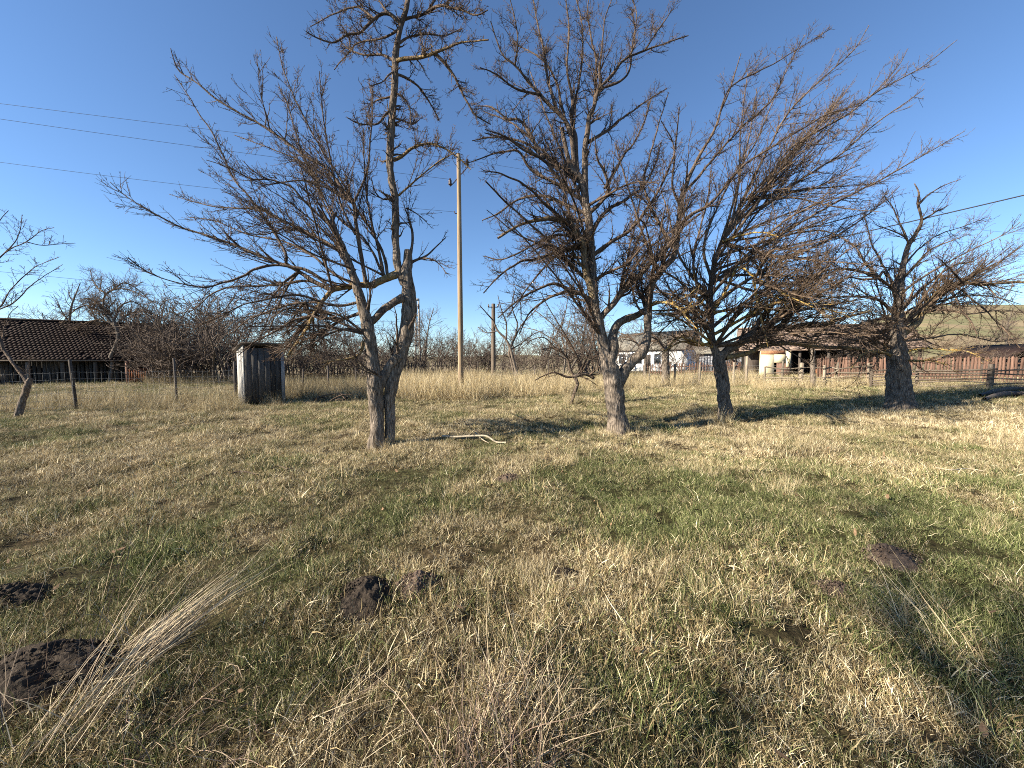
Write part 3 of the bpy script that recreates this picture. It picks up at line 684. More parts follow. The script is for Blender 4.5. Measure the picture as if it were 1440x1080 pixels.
L([(1278, 346), (1273, 333), (1253, 324), (1236, 318)], (4, 1.4), -0.4)
L([(1262, 425), (1256, 407), (1236, 391), (1218, 371), (1205, 350), (1190, 338)], (9, 1.8), -0.6)
L([(1236, 391), (1209, 382), (1176, 378), (1142, 387), (1120, 400)], (7, 1.5), 0.5)
L([(1256, 440), (1236, 422), (1209, 417), (1164, 420), (1140, 432)], (7, 1.5), -1.2)
L([(1268, 470), (1285, 458), (1293, 449), (1302, 431), (1316, 416), (1333, 402), (1353, 398), (1387, 400), (1415, 397), (1450, 398), (1480, 402)], (15, 4), -0.5, lich=0.3)
L([(1265, 440), (1276, 427), (1293, 409), (1320, 387), (1342, 373), (1367, 368), (1390, 352)], (8, 1.4), 0.7)
L([(1296, 444), (1304, 438), (1333, 436), (1356, 442), (1367, 455), (1374, 470)], (7, 2.0), -1.2, cut=True)
L([(1356, 442), (1380, 440), (1410, 436), (1440, 440)], (4, 1.3), 0.4)
L([(1268, 505), (1285, 507), (1310, 507), (1333, 513)], (6, 2.2), -1.6, lich=0.9)
L([(1268, 495), (1300, 490), (1333, 492), (1348, 492), (1367, 497), (1387, 507)], (5, 1.4), -1.5, lich=0.9)
L([(1258, 490), (1230, 480), (1200, 478), (1170, 490)], (7, 1.5), -1.3)
L([(1256, 500), (1232, 494), (1215, 497), (1205, 508), (1196, 520)], (7, 1.6), -1.2, lich=0.6)
L([(1260, 480), (1240, 470), (1215, 465), (1185, 470), (1150, 466)], (7, 1.5), 1.0)
L([(1267, 395), (1285, 375), (1310, 350), (1335, 340), (1360, 330)], (5, 1.3), -1.2)
L([(1270, 375), (1290, 352), (1320, 330), (1350, 320), (1390, 305)], (4, 1.2), 1.0)
L([(1264, 415), (1290, 395), (1330, 370), (1370, 350), (1410, 330), (1435, 312)], (5, 1.2), -1.6)
L([(1262, 410), (1240, 370), (1225, 340), (1215, 300)], (5, 1.3), 1.3)
L([(1302, 431), (1335, 420), (1365, 415), (1400, 418), (1435, 428)], (5, 1.3), 1.2)
L([(1353, 398), (1380, 380), (1410, 365), (1438, 345)], (4, 1.2), 0.6)
L([(1387, 400), (1400, 415), (1420, 425), (1445, 445)], (3.5, 1.2), -0.6)
L([(1268, 480), (1310, 475), (1350, 470), (1400, 480), (1440, 475)], (5, 1.2), 1.6)
hang(T4, [(1262, 480), (1262, 450), (1264, 425), (1302, 431), (1236, 391), (1256, 490)], (1150, 360, 1260, 505), 12, (-2.5, 2.2), (5, 1.3))
hang(T4, [(1265, 480), (1268, 460), (1302, 431), (1353, 398), (1320, 387)], (1300, 330, 1440, 500), 15, (-2.5, 2.2), (5, 1.3))
n1 = len(T4.limbs)
P, R, li = T4.paths(range(n0, n1)); foliate(T4, P, R, li, 5.4, (0.3, 1.1), 6.2, (0.12, 0.46), 6.0, trop2=0.04, trop3=0.04, t0=0.12, rt=0.0028, wander=0.18, whip=True)
P, R, li = T4.paths([0]); foliate(T4, P, R, li, 6, (0.3, 0.9), 6, (0.1, 0.4), 6, t0=0.55, rt=0.0028, ang=(20, 65))
C, RR = inner_limbs(T4, [0] + list(range(5, 18)), 1.0, (0.9, 2.0), t0=0.25, upb=0.1)
foliate(T4, C, RR, None, 4, (0.3, 1.0), 5, (0.1, 0.4), 6, rt=0.0028, ang=(18, 60))
T4.finish()

# ---- the small pruned tree at the left edge
T5 = Tree('fruit_tree', 'small leaning fruit tree with a sawn stump top at the left edge', 25, 586, 505, mat=M_bark)
T5.trace([(22, 596, 17), (26, 583, 15), (33, 560, 13), (39, 542, 12), (43, 532, 11)], 0.05, 0, True, part='trunk', cut=True)
T5.trace([(40, 540, 8), (30, 526, 7), (18, 510, 6), (7, 495, 6), (0, 478, 5.5), (-12, 452, 5), (-25, 425, 4.5)], 0.3, None, part='limb')
L = lambda pts, w, dd=None, **k: T5.trace(pts, T5.rng.uniform(-0.8, 0.8) if dd is None else dd, w=w, **k)
L([(3, 487), (4, 470), (8, 455), (15, 440), (26, 430)], (3, 1.2)); L([(-18, 440), (0, 432), (12, 412), (27, 395), (50, 375), (82, 362)], (3.5, 1.1))
L([(-25, 425), (-10, 385), (0, 362), (15, 350), (37, 340), (57, 325), (76, 320)], (4, 1.1)); L([(0, 362), (17, 345), (28, 325), (31, 302)], (3, 1.1))
L([(-25, 425), (-20, 380), (-12, 340), (0, 310), (12, 296)], (4, 1.2)); L([(-5, 437), (20, 425), (45, 400), (60, 390), (88, 372)], (3, 1.0)); L([(37, 340), (60, 345), (85, 343), (103, 342)], (2.2, 1))
L([(-25, 425), (-60, 380), (-80, 330)], (4, 1.2)); L([(-25, 425), (-40, 370), (-30, 320), (-35, 280)], (4, 1.2)); L([(43, 534), (41, 515), (43, 500)], (1.6, 1), 0)
P, R, li = T5.paths(range(2, len(T5.limbs))); foliate(T5, P, R, li, 5.5, (0.25, 0.8), 6, (0.1, 0.32), 5, trop2=0.06, rt=0.003, t0=0.1)
T5.finish()

# ---- the twisted tree by the barn
T6 = Tree('fruit_tree', 'twisted umbrella shaped fruit tree standing in front of the tiled barn', 157, 538, 606, mat=M_bark2)
T6.trace([(154, 546, 10), (155, 537, 8.5), (157, 520, 6), (158, 510, 7), (156, 502, 8), (161, 490, 8), (166, 476, 7), (164, 462, 7), (160, 450, 6)], 0, 0, True, part='trunk')
L = lambda pts, w, dd=None, **k: T6.trace(pts, T6.rng.uniform(-2.4, 2.4) if dd is None else dd, w=w, **k)
L([(163, 460), (150, 445), (145, 430), (150, 413), (170, 406), (200, 415), (220, 430)], (5, 1.2), -1.0); L([(150, 413), (138, 405), (130, 392), (127, 380)], (3, 1.0)); L([(163, 458), (140, 450), (120, 455), (105, 468), (95, 482)], (4, 1.2))
L([(162, 456), (185, 440), (210, 440), (235, 450), (262, 462)], (4.5, 1.2)); L([(164, 466), (190, 455), (215, 460), (240, 475), (255, 490)], (4, 1.2)); L([(145, 440), (120, 430), (100, 440), (84, 458)], (4, 1.2))
L([(155, 410), (175, 398), (195, 408), (208, 420)], (3, 1.0)); L([(162, 490), (180, 500), (195, 498), (200, 488)], (3, 1.0), 0.2); L([(160, 452), (170, 430), (190, 425), (215, 445)], (4, 1.2), 1.8); L([(160, 452), (150, 436), (125, 420), (110, 425)], (4, 1.2), 2.0)
P, R, li = T6.paths(range(1, len(T6.limbs))); foliate(T6, P, R, li, 8, (0.5, 1.9), 4.2, (0.25, 0.9), 0.5, trop2=-0.02, rt=0.006, t0=0.1, wander=0.2)
C, RR = inner_limbs(T6, range(1, 11), 1.3, (1.0, 2.0), upb=0.2); foliate(T6, C, RR, None, 2.6, (0.4, 1.2), 2.5, (0.2, 0.6), 0.3, rt=0.006)
T6.finish()

# ---- little crooked tree in the straw, and the two stemmed one beside the pole
T7 = Tree('fruit_tree', 'little crooked fruit tree with a flat sideways fork growing from a straw tuft', 803, 568, 707, mat=M_bark)
T7.trace([(802, 574, 6), (804, 566, 5), (808, 552, 4.5), (812, 540, 5), (808, 530, 6)], 0, 0, True, part='trunk')
L = lambda pts, w, dd=None, **k: T7.trace(pts, T7.rng.uniform(-1.2, 1.2) if dd is None else dd, w=w, **k)
L([(810, 532), (803, 522), (798, 505), (788, 494), (775, 489), (762, 492)], (4.5, 1.5), -0.2); L([(806, 530), (820, 526), (830, 529), (835, 532)], (6, 4.5), 0.1, cut=True); L([(808, 529), (797, 530), (780, 524), (765, 528), (752, 535)], (4, 1.3), -0.3)
L([(818, 527), (816, 510), (805, 490), (790, 470), (770, 450), (750, 435)], (3, 1.1), 0.6); L([(822, 526), (828, 510), (840, 500)], (3, 1.1)); L([(816, 510), (800, 480), (785, 455), (770, 430), (760, 410)], (2.6, 1), -0.8)
L([(818, 520), (830, 490), (835, 460), (830, 430)], (2.6, 1), 1.0); L([(798, 505), (780, 480), (755, 465), (735, 460)], (2.4, 1), 0.8); L([(800, 510), (790, 470), (795, 440), (800, 410)], (2.4, 1), 1.2)
L([(828, 528), (845, 515), (858, 512)], (2.5, 1), -0.5); L([(782, 490), (765, 475), (745, 480), (725, 495)], (2.4, 1), -0.4)
P, R, li = T7.paths(range(1, len(T7.limbs))); foliate(T7, P, R, li, 4.5, (0.3, 1.1), 4.5, (0.12, 0.45), 2, trop2=0.04, rt=0.0035, t0=0.15)
T7.finish()
T8 = Tree('fruit_tree', 'slim two stemmed fruit tree leaning left behind the dry grass', 731, 540, 808, mat=M_bark)
T8.trace([(733, 546, 6), (730, 537, 5), (724, 515, 4.5), (718, 492, 4), (712, 478, 3.5), (700, 465, 3), (693, 450, 2.5)], 0, 0, True, part='trunk')
T8.trace([(726, 532, 4), (720, 512, 3), (716, 495, 3), (724, 475, 2.5), (728, 455, 2)], 0.3, 0.05, part='trunk')
L = lambda pts, w, dd=None, **k: T8.trace(pts, T8.rng.uniform(-1.5, 1.5) if dd is None else dd, w=w, **k)
L([(712, 478), (712, 455), (705, 435), (700, 415)], (2.6, 1)); L([(724, 475), (735, 455), (750, 440), (765, 420)], (2.4, 1)); L([(693, 450), (682, 438), (675, 430)], (2, 1)); L([(716, 492), (730, 485), (750, 470), (765, 465)], (2.2, 1)); L([(728, 455), (720, 430), (725, 405)], (2, 1)); L([(700, 465), (685, 468), (672, 460)], (2, 1))
P, R, li = T8.paths(range(1, len(T8.limbs))); foliate(T8, P, R, li, 4.0, (0.4, 1.3), 3.6, (0.2, 0.6), 0.8, trop2=0.06, rt=0.005, t0=0.15)
T8.finish()

# ---- the tree beside the photographer whose shade falls over the right foreground
T9 = Tree('fruit_tree', 'tall bare tree behind the viewpoint at the left, its soft shade across the right foreground', 0, 0, 909, base=(-12.1, -4.3, float(gz(-12.1, -4.3))), depth=1)
bz = T9.base
T9.add(bz + np.array([(0, 0, -0.15), (0.02, 0, 1.5), (0.1, 0.1, 4.5), (0.0, 0.2, 8.5), (0.1, 0.1, 11.0)]), np.array([0.22, 0.17, 0.12, 0.06, 0.02]), trunk=True, part='trunk')
for k in range(22):
    a_ = k * 2.4; e = T9.rng.uniform(0.15, 0.9); l_ = T9.rng.uniform(1.8, 3.0); dv = np.array([math.cos(a_) * math.cos(e), math.sin(a_) * math.cos(e), math.sin(e)])
    s0 = bz + np.array([0.05, 0.15, 5.9 + 0.24 * k]); T9.add(np.array([s0, s0 + dv * l_ * 0.4, s0 + dv * l_ * 0.75 + np.array([0, 0, 0.2]), s0 + dv * l_ + np.array([0, 0, 0.5])]), np.array([0.06, 0.04, 0.025, 0.01]))
P, R, li = T9.paths(range(1, len(T9.limbs))); foliate(T9, P, R, li, 4.5, (0.5, 1.5), 4.0, (0.2, 0.6), 1.0, trop2=0.06, rt=0.006)
T9.finish()

# ------------------------------------------------------------------ trees and shrubs of the background: a few grown shapes, copied
def wild_tree(seed, h, spread, name='bare_tree', stems=1, dens=(2.6, 2.6), rt=0.014, lean=0.0, l0=(0.35, 0.75)):
    rng = np.random.default_rng(seed)
    S = np.zeros((stems, 3)); S[:, :2] = rng.normal(0, 0.12 * (stems > 1), (stems, 2)); S[:, 2] = -0.15
    D = np.stack([rng.normal(lean, 0.12 + 0.30 * (stems > 1), stems), rng.normal(0, 0.12 + 0.30 * (stems > 1), stems), np.ones(stems)], 1)
    Ls = h * rng.uniform(0.75, 1.0, stems)
    P0 = walk(S, D, Ls, 14, 0.07, 0.04, rng)
    R0 = (h * 0.022 / stems ** 0.4) * (1 - 0.86 * np.linspace(0, 1, 14)[None] ** 0.8) * np.ones((stems, 1))
    root = thing(name, '', 'tree')
    V, Q, rv = tubes(P0, R0, 8, rng); link('trunk', make_mesh('trunk', V, [Q], M_barkfar, {'thick': np.clip((rv - 0.012) / 0.05, 0, 1)}, True), root)
    C1, R1, _ = spawn(P0, R0, 15 / stems ** 0.5 / h * 1.6, 0.22, 0.95, (35, 70), (spread * l0[0] * 2, spread * l0[1] * 2), 9, 0.12, 0.07, 0.5, 0.012, rt, rng, 0.2, 0.55)
    C2, R2, _ = spawn(C1, R1, dens[0], 0.1, 1, (30, 65), (spread * 0.25, spread * 0.75), 6, 0.13, 0.05, 0.6, 0.009, rt * 0.8, rng, 0.3, 0.5)
    C3, R3, _ = spawn(C2, R2, dens[1], 0.1, 1, (25, 65), (spread * 0.1, spread * 0.36), 4, 0.14, 0.05, 0.7, 0.007, rt * 0.6, rng, 0.3, 0.3)
    Vs, Qs, Ts = [], [], []; o = 0
    for C, R, s in ((C1, R1, 4), (C2, R2, 3), (C3, R3, 3)):
        V, Q, rv = tubes(C, R, s, rng); Vs.append(V); Qs.append(Q + o); o += len(V); Ts.append(np.clip((rv - 0.012) / 0.05, 0, 1))
    link('crown', make_mesh('crown', np.concatenate(Vs), [np.concatenate(Qs)], M_barkfar, {'thick': np.concatenate(Ts)}, True), root)
    return root
W = [wild_tree(1, 7.5, 2.6, dens=(3.6, 3.6)), wild_tree(2, 6.0, 2.3, lean=0.15, dens=(3.8, 3.8)), wild_tree(3, 4.6, 1.9, stems=2, dens=(4, 4)), wild_tree(4, 8.5, 2.2, dens=(3.4, 3.6))]
Sb = [wild_tree(11, 2.6, 1.1, 'bare_shrub', 7, (4.2, 4.4), 0.006), wild_tree(12, 3.2, 1.3, 'bare_shrub', 6, (3.6, 4.0), 0.006), wild_tree(13, 2.0, 1.0, 'bare_shrub', 8, (4.4, 4.4), 0.006)]
brng = np.random.default_rng(77)
used = set()
def place(proto, px, d, s, label, group, cat='tree', sq=1.0):
    p = at(px, d); rz = brng.uniform(0, 6.28)
    if id(proto) not in used:
        used.add(id(proto)); proto.location = p; proto.rotation_euler = (0, 0, rz); proto.scale = (s * sq, s * sq, s); proto['label'] = label; proto['group'] = group; proto['category'] = cat; return proto
    o = copy_tree(proto, p, rz, (s * sq, s * sq, s), label, group); o['category'] = cat; return o
gB = 'bare trees behind the plot'
for proto, px, d, s, lab in [
    (W[3], 98, 40, 0.92, 'bare tree rising behind the left part of the barn roof'), (W[0], 62, 44, 0.85, 'thin bare tree behind the barn roof near the left edge'),
    (W[0], 205, 42, 1.0, 'tallest bare tree behind the right end of the barn'), (W[1], 262, 40, 1.0, 'bare tree right of the barn, its crown meeting the long branches'),
    (W[2], 236, 31, 1.0, 'low bushy bare tree right of the rusty gate'), (W[1], 128, 38, 1.0, 'bare tree behind the barn roof left of the twisted tree'), (W[0], 168, 40, 0.9, 'bare tree behind the barn roof right of the twisted tree'), (W[1], 565, 40, 0.8, 'bare tree close left of the far concrete pole'), (W[2], 705, 40, 0.95, 'bare tree behind the slim two stemmed tree'), (W[1], 845, 38, 1.0, 'bare tree seen in the fork of the central trunk'), (W[2], 300, 33, 1.0, 'low bare tree left of the outhouse'), (W[1], 325, 36, 0.9, 'bare tree straight behind the outhouse'),
    (W[1], 352, 34, 0.95, 'bare tree behind the outhouse roof, on its right'), (W[2], 420, 36, 1.05, 'bare tree behind the picket fence right of the outhouse'), (W[1], 470, 40, 0.9, 'bare tree beyond the pickets left of the double trunk'),
    (W[2], 505, 38, 0.95, 'low bare tree seen just left of the double trunk'), (W[3], 598, 46, 0.75, 'slender bare tree beside the far concrete pole'), (W[1], 620, 52, 0.7, 'small far bare tree left of the wooden pole'),
    (W[2], 672, 48, 0.8, 'small far bare tree right of the wooden pole'), (W[1], 760, 40, 0.9, 'bare tree behind the little crooked fruit tree'), (W[0], 815, 44, 0.95, 'taller bare tree just left of the central trunk'),
    (W[2], 790, 34, 1.1, 'spreading bare tree low behind the central tree'), (W[1], 905, 50, 0.9, 'bare tree rising behind the white house'), (W[0], 975, 46, 0.85, 'bare tree right of the white house'),
    (W[2], 1045, 40, 1.1, 'low bare tree behind the grey shed'), (W[1], 1180, 36, 1.1, 'bare tree behind the long tiled shed'), (W[0], 1232, 38, 0.85, 'bare tree rising behind the right end of the tiled shed'),
    (W[3], 1420, 40, 0.62, 'thin bare tree in front of the hillside at the right edge'), (W[1], 1375, 34, 0.62, 'small bare tree against the green hillside field')]:
    place(proto, px, d, s * 1.42, lab, gB)
def hedge(rng_px, d0, d1, n, label, group, s=(0.8, 1.2)):
    for k in range(n):
        sz = 1.35; px = rng_px[0] + (rng_px[1] - rng_px[0]) * (k + brng.uniform(0.2, 0.8)) / n
        place(Sb[brng.integers(3)], px, brng.uniform(d0, d1), sz * brng.uniform(*s), label, group, 'shrub', 1.15)
hedge((204, 335), 25, 31, 17, 'leafless shrub in the dark thicket between barn and outhouse', 'thicket between barn and outhouse', (1.1, 1.7))
hedge((390, 530), 30, 40, 15, 'leafless shrub along the picket fence right of the outhouse', 'shrubs along the picket fence', (0.9, 1.35))
hedge((525, 700), 36, 50, 18, 'leafless shrub in the far hedge beside the wooden pole', 'far hedge beside the pole', (0.9, 1.5))
hedge((690, 875), 32, 46, 18, 'leafless shrub in the far hedge left of the white house', 'far hedge left of the white house', (0.9, 1.6))
hedge((930, 1060), 34, 40, 8, 'leafless shrub beside the grey shed', 'shrubs by the grey shed', (0.7, 1.0))
hedge((1150, 1290), 25, 27, 8, 'leafless shrub beyond the rail fence under the tiled shed', 'shrubs under the tiled shed', (0.6, 0.9))
hedge((1340, 1480), 24, 30, 5, 'leafless shrub behind the red board fence', 'shrubs behind the board fence', (0.6, 0.85))

# post-like trunks
def post_tree(px, py, w, h, label, seed, limbs=6, lean=0.0):
    t = Tree('old_tree', label, px, py, seed, mat=M_bark2, group='old trunks along the far fence')
    t.trace([(px, py + 7, w * 1.25), (px, py, w * 1.1), (px + lean * 0.4, py - h * 0.5, w), (px + lean, py - h, w * 0.9)], 0, 0, True, part='trunk', cut=True)
    for k in range(limbs):
        sx = t.rng.choice([-1, 1]); l_ = t.rng.uniform(18, 48)
        t.trace([(px + lean, py - h * t.rng.uniform(0.8, 1)), (px + lean + sx * l_ * 0.4, py - h - l_ * 0.4), (px + lean + sx * l_, py - h - l_ * t.rng.uniform(0.3, 0.9))], t.rng.uniform(-1.5, 1.5), w=(w * 0.45, 1.2))
    P, R, li = t.paths(range(1, len(t.limbs))); foliate(t, P, R, li, 3.2, (0.4, 1.4), 3.2, (0.2, 0.6), 0.6, rt=0.005, t0=0.2)
    t.finish()
post_tree(936, 541, 12, 52, 'thick old trunk in the straw right of the white house', 21, 9)
post_tree(1143, 545, 8.5, 66, 'tall grey old trunk at the corner of the rail fence', 22, 7)
post_tree(907, 534, 5, 40, 'dark slim old trunk in front of the white house wall', 23, 5)
post_tree(141, 536, 2.6, 50, 'thin pale old trunk leaning beside the twisted tree', 24, 5, -12)

# ------------------------------------------------------------------ buildings
class Frame:
    """local axes: u along the front, v from the front away, z up"""
    def __init__(s, a, b, z=None):
        s.a = np.array([a[0], a[1], 0.0]); du = np.array([b[0] - a[0], b[1] - a[1], 0.0]); s.len = np.linalg.norm(du); s.rz = math.atan2(du[1], du[0])
        s.loc = (float(a[0]), float(a[1]), float(gz(a[0], a[1])) if z is None else z)

def part(root, name, boxes, m, label=None, jit=0.0, rng=None):
    o = link(name, prism_mesh(name, boxes, m, jit, rng), root)
    if label: o['label'] = label
    return o

def tiled_roof(root, L, v0, z0, v1, z1, m, tw=0.22, th=0.28, over=0.3, seed=5, name='roof_tiles'):
    """one slope of overlapping tiles from the eave (v0,z0) to the ridge (v1,z1)"""
    rng = np.random.default_rng(seed); sl = math.hypot(v1 - v0, z1 - z0); nr = int(sl / th); nc = int((L + 2 * over) / tw)
    du = np.array([0, (v1 - v0) / sl, (z1 - z0) / sl]); dn = np.array([0, -(z1 - z0) / sl, (v1 - v0) / sl])
    if dn[2] < 0: dn = -dn
    R_, C_ = np.meshgrid(np.arange(nr), np.arange(nc), indexing='ij'); R_ = R_.ravel(); C_ = C_.ravel(); kp = rng.random(len(R_)) > 0.012; R_ = R_[kp]; C_ = C_[kp]; k = len(R_)
    x0 = -over + C_ * tw + (R_ % 2) * tw * 0.5; lift = 0.012 * rng.random(k)
    V = np.empty((k, 8, 3)); c = 0
    for xo in (0.012, tw - 0.012):
        for s_, n_ in ((0.0, 0.0), (0.0, 0.03), (th * 1.12, 0.0), (th * 1.12, 0.012)):
            V[:, c] = np.stack([x0 + xo, np.zeros(k), np.zeros(k)], 1) + np.array([0, v0, z0]) + (R_ * th + s_)[:, None] * du + (n_ + 0.022 * (s_ == 0) + lift)[:, None] * dn; c += 1
    V[:, :, 2] += 0.05 * noise2(V[:, :, 0], V[:, :, 1], 0.35, 61)
    Fq = (BOXF[None] + (np.arange(k) * 8)[:, None, None]).reshape(-1, 4)
    o = link(name, make_mesh(name, V.reshape(-1, 3), [Fq], m), root, kind='stuff')
    return o

# the barn on the left
A = at(-70, 25.0); B = at(232, 30.5); fr = Frame(A, B, float(gz(-24, 28)) - 0.1)
barn = thing('barn', 'long low barn with a dark tiled roof and grey board wall at the left', 'barn', fr.loc, fr.rz)
Lb = fr.len; EZ, RZ, DP = 2.1, 4.7, 3.2
sl_t = (RZ - EZ)
part(barn, 'roof', [np.array([[x, v, z + dz] for x in (-0.3, Lb + 0.3) for (v, z) in ((-0.95, EZ - 0.35), (DP, RZ)) for dz in (-0.12, -0.01)]), np.array([[x, v, z + dz] for x in (-0.3, Lb + 0.3) for (v, z) in ((2 * DP + 0.95, EZ - 0.35), (DP + 0.002, RZ)) for dz in (-0.12, -0.01)])], M_tile)
tiled_roof(barn, Lb, -0.95, EZ - 0.35, DP, RZ, M_tile)
part(barn, 'ridge_cap', [(-0.3, Lb + 0.3, DP - 0.14, DP + 0.14, RZ - 0.02, RZ + 0.10)], M_tile)
part(barn, 'interior_dark_sheet', [(0.1, Lb - 0.1, 0.5, 0.6, -0.5, EZ)], M_dark)  # dark sheet standing in for the shade behind the boards
part(barn, 'end_wall', [(Lb - 0.1, Lb, 0.06, 2 * DP, -0.5, EZ)], M_darkwood)
part(barn, 'eave_beam', [(0, Lb, 0.02, 0.2, EZ - 0.2, EZ)], M_darkwood)
part(barn, 'eave_board', [(-0.3, Lb + 0.3, -1.0, -0.96, EZ - 0.44, EZ - 0.35)], M_brownrail)
r_ = np.random.default_rng(8); x = 0.05
while x < Lb - 0.3:
    wdt = r_.uniform(0.13, 0.2)
    part(barn, 'board', [(x, x + wdt, 0.0 + r_.uniform(0, 0.03), 0.05, -0.4, EZ - 0.22 - r_.uniform(0, 0.1))], M_outwood if r_.random() < 0.45 else M_darkwood)
    x += wdt + r_.uniform(0.02, 0.07)
for u_ in np.linspace(0.4, Lb - 0.4, 7): part(barn, 'post', [(u_ - 0.1, u_ + 0.1, -0.85, -0.65, -0.5, EZ - 0.32)], M_brownrail)

# rusty gate right of the barn
A = at(181, 26.5); B = at(207, 26.9); fr = Frame(A, B)
g_ = thing('board_gate', 'rusty red board gate beside the twisted tree and barn', 'gate', fr.loc, fr.rz)
nb = 8
for k in range(nb): part(g_, 'board', [(k * fr.len / nb + 0.01, (k + 1) * fr.len / nb - 0.01, 0, 0.03, 0.05, 1.05 + 0.06 * r_.random())], M_rust)
part(g_, 'rail', [(0, fr.len, 0.032, 0.07, 0.25, 0.35)], M_rust); part(g_, 'rail', [(0, fr.len, 0.032, 0.07, 0.8, 0.9)], M_rust)
part(g_, 'post', [(-0.16, -0.02, -0.02, 0.12, -0.2, 1.55)], M_redwood)

# the outhouse
p0, dO = gp(346, 570)
oh = thing('outhouse', 'narrow dark plank outhouse with one pale sunlit side standing in the grass', 'outhouse', p0, rad(46))
OW, OD, OH = 1.12, 1.0, 2.0
x = 0.0; r_ = np.random.default_rng(9); k = 0
while x < OW - 0.05:
    wdt = min(r_.uniform(0.15, 0.21), OW - x); part(oh, 'plank', [(x + 0.006, x + wdt - 0.006, r_.uniform(-0.012, 0.0), 0.025, 0.02 + r_.uniform(0, 0.05), OH - 0.02)], M_outwood); x += wdt
for y0 in np.arange(0.03, OD - 0.05, 0.19): part(oh, 'plank', [(OW + 0.002, OW + 0.03 + r_.uniform(0, 0.01), y0 + 0.006, y0 + 0.184, 0.04, OH - 0.1)], M_outwood)
for y0 in np.arange(0.0, OD - 0.05, 0.19): part(oh, 'plank', [(-0.03, -0.002, y0 + 0.006, y0 + 0.184, 0.0, OH + 0.1 - 0.16 * y0)], M_sunlitwood, 'side plank with sunlight put into its pale colour')
part(oh, 'back_wall', [(0, OW, OD - 0.02, OD, 0, OH - 0.15)], M_darkwood)
part(oh, 'corner_post', [(OW - 0.01, OW + 0.10, -0.05, -0.014, -0.1, OH - 0.15)], M_greywood)
part(oh, 'roof', [np.array([[x, v, z + dz] for x in (-0.12, OW + 0.12) for (v, z) in ((-0.14, OH + 0.12), (OD + 0.2, OH - 0.12)) for dz in (0.0, 0.05)])], M_darkwood)

# white house
A = at(862, 49.5); B = at(958, 43); fr = Frame(A, B, 0.35)
wh = thing('white_house', 'small white house with a grey roof seen through the forked trunk', 'house', fr.loc, fr.rz)
Lw = fr.len
part(wh, 'wall', [(0, Lw, 0, 5, -1.0, 2.45)], M_white)
part(wh, 'roof', [np.array([[x, v, z + dz] for x in (-0.5, Lw + 0.5) for (v, z) in ((-0.25, 2.4), (2.5, 4.6)) for dz in (0, 0.15)]), np.array([[x, v, z + dz] for x in (-0.5, Lw + 0.5) for (v, z) in ((5.6, 2.35), (2.502, 4.6)) for dz in (0, 0.15)])], M_slate)
for k, u_ in enumerate((0.9, 2.1, 3.2, 5.6)):
    wn = part(wh, 'window', [(u_, u_ + 0.75, -0.03, -0.004, 0.9, 2.0)], M_glass)
    o = link('frame', prism_mesh('frame', [(u_ - 0.06, u_, -0.05, -0.003, 0.84, 2.06), (u_ + 0.75, u_ + 0.81, -0.05, -0.003, 0.84, 2.06), (u_, u_ + 0.75, -0.05, -0.003, 2.0, 2.06), (u_, u_ + 0.75, -0.05, -0.003, 0.84, 0.9)], M_greywall), wn)
part(wh, 'door', [(4.3, 5.1, -0.04, -0.005, -0.2, 1.95)], M_darkwood)

# grey shed
A = at(983, 37); B = at(1060, 35.5); fr = Frame(A, B)
gs = thing('grey_shed', 'bluish grey board shed behind the low trunk with sweeping shoots', 'shed', fr.loc, fr.rz)
x = 0.0; r_ = np.random.default_rng(10)
while x < fr.len - 0.05: part(gs, 'board', [(x + 0.01, x + 0.23, r_.uniform(-0.02, 0), 0.03, -0.3, 1.75)], M_greywall); x += 0.24
part(gs, 'wall', [(0, fr.len, 0.04, 3, -0.3, 1.7)], M_darkwood)
part(gs, 'roof', [np.array([[x, v, z + dz] for x in (-0.3, fr.len + 0.3) for (v, z) in ((-0.3, 1.75), (3.3, 2.5)) for dz in (0, 0.06)])], M_slate)

# long tiled shed at the right
A = at(1046, 29.5); B = at(1290, 25.0); fr = Frame(A, B)
ts = thing('tiled_shed', 'long tiled outbuilding with a cream clay wall and open dark porch', 'shed', fr.loc, fr.rz)
Lt = fr.len; ez = 1.95
kx = lambda px: (px - 1046) / (1290 - 1046) * Lt
part(ts, 'roof', [np.array([[x, v, z + dz] for x in (-0.4, Lt + 0.3) for (v, z) in ((-0.75, ez - 0.05), (3.0, ez + 1.75)) for dz in (-0.1, -0.01)]), np.array([[x, v, z + dz] for x in (-0.4, Lt + 0.3) for (v, z) in ((6.75, ez - 0.05), (3.002, ez + 1.75)) for dz in (-0.1, -0.01)])], M_tile2)
tiled_roof(ts, Lt, -0.75, ez - 0.05, 3.0, ez + 1.75, M_tile2, tw=0.3, th=0.36, seed=12)
part(ts, 'clay_wall', [(kx(1070), kx(1092), -0.74, -0.4, -0.6, ez - 0.1), (kx(1092), kx(1110), -0.738, -0.4, 0.95, ez - 0.1), (kx(1110), kx(1117), -0.74, -0.4, 0.65, ez - 0.1)], M_adobe, 'sunlit cream clay wall')
part(ts, 'brick_patch', [(kx(1071), kx(1108), -0.76, -0.743, ez - 0.4, ez - 0.14)], M_brickc)
part(ts, 'opening_dark_sheet', [(kx(1092) + 0.01, kx(1117), -0.38, -0.34, -0.6, 1.2)], M_dark)  # dark sheet standing in for the shade inside the opening
dw = part(ts, 'door', [(kx(1096), kx(1116.5), -0.72, -0.68, -0.4, 0.9)], M_redwood, 'red brown board door')
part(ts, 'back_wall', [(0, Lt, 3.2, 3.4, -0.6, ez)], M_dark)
part(ts, 'side_wall', [(0, kx(1070), 0.2, 0.4, -0.6, ez)], M_darkwood)
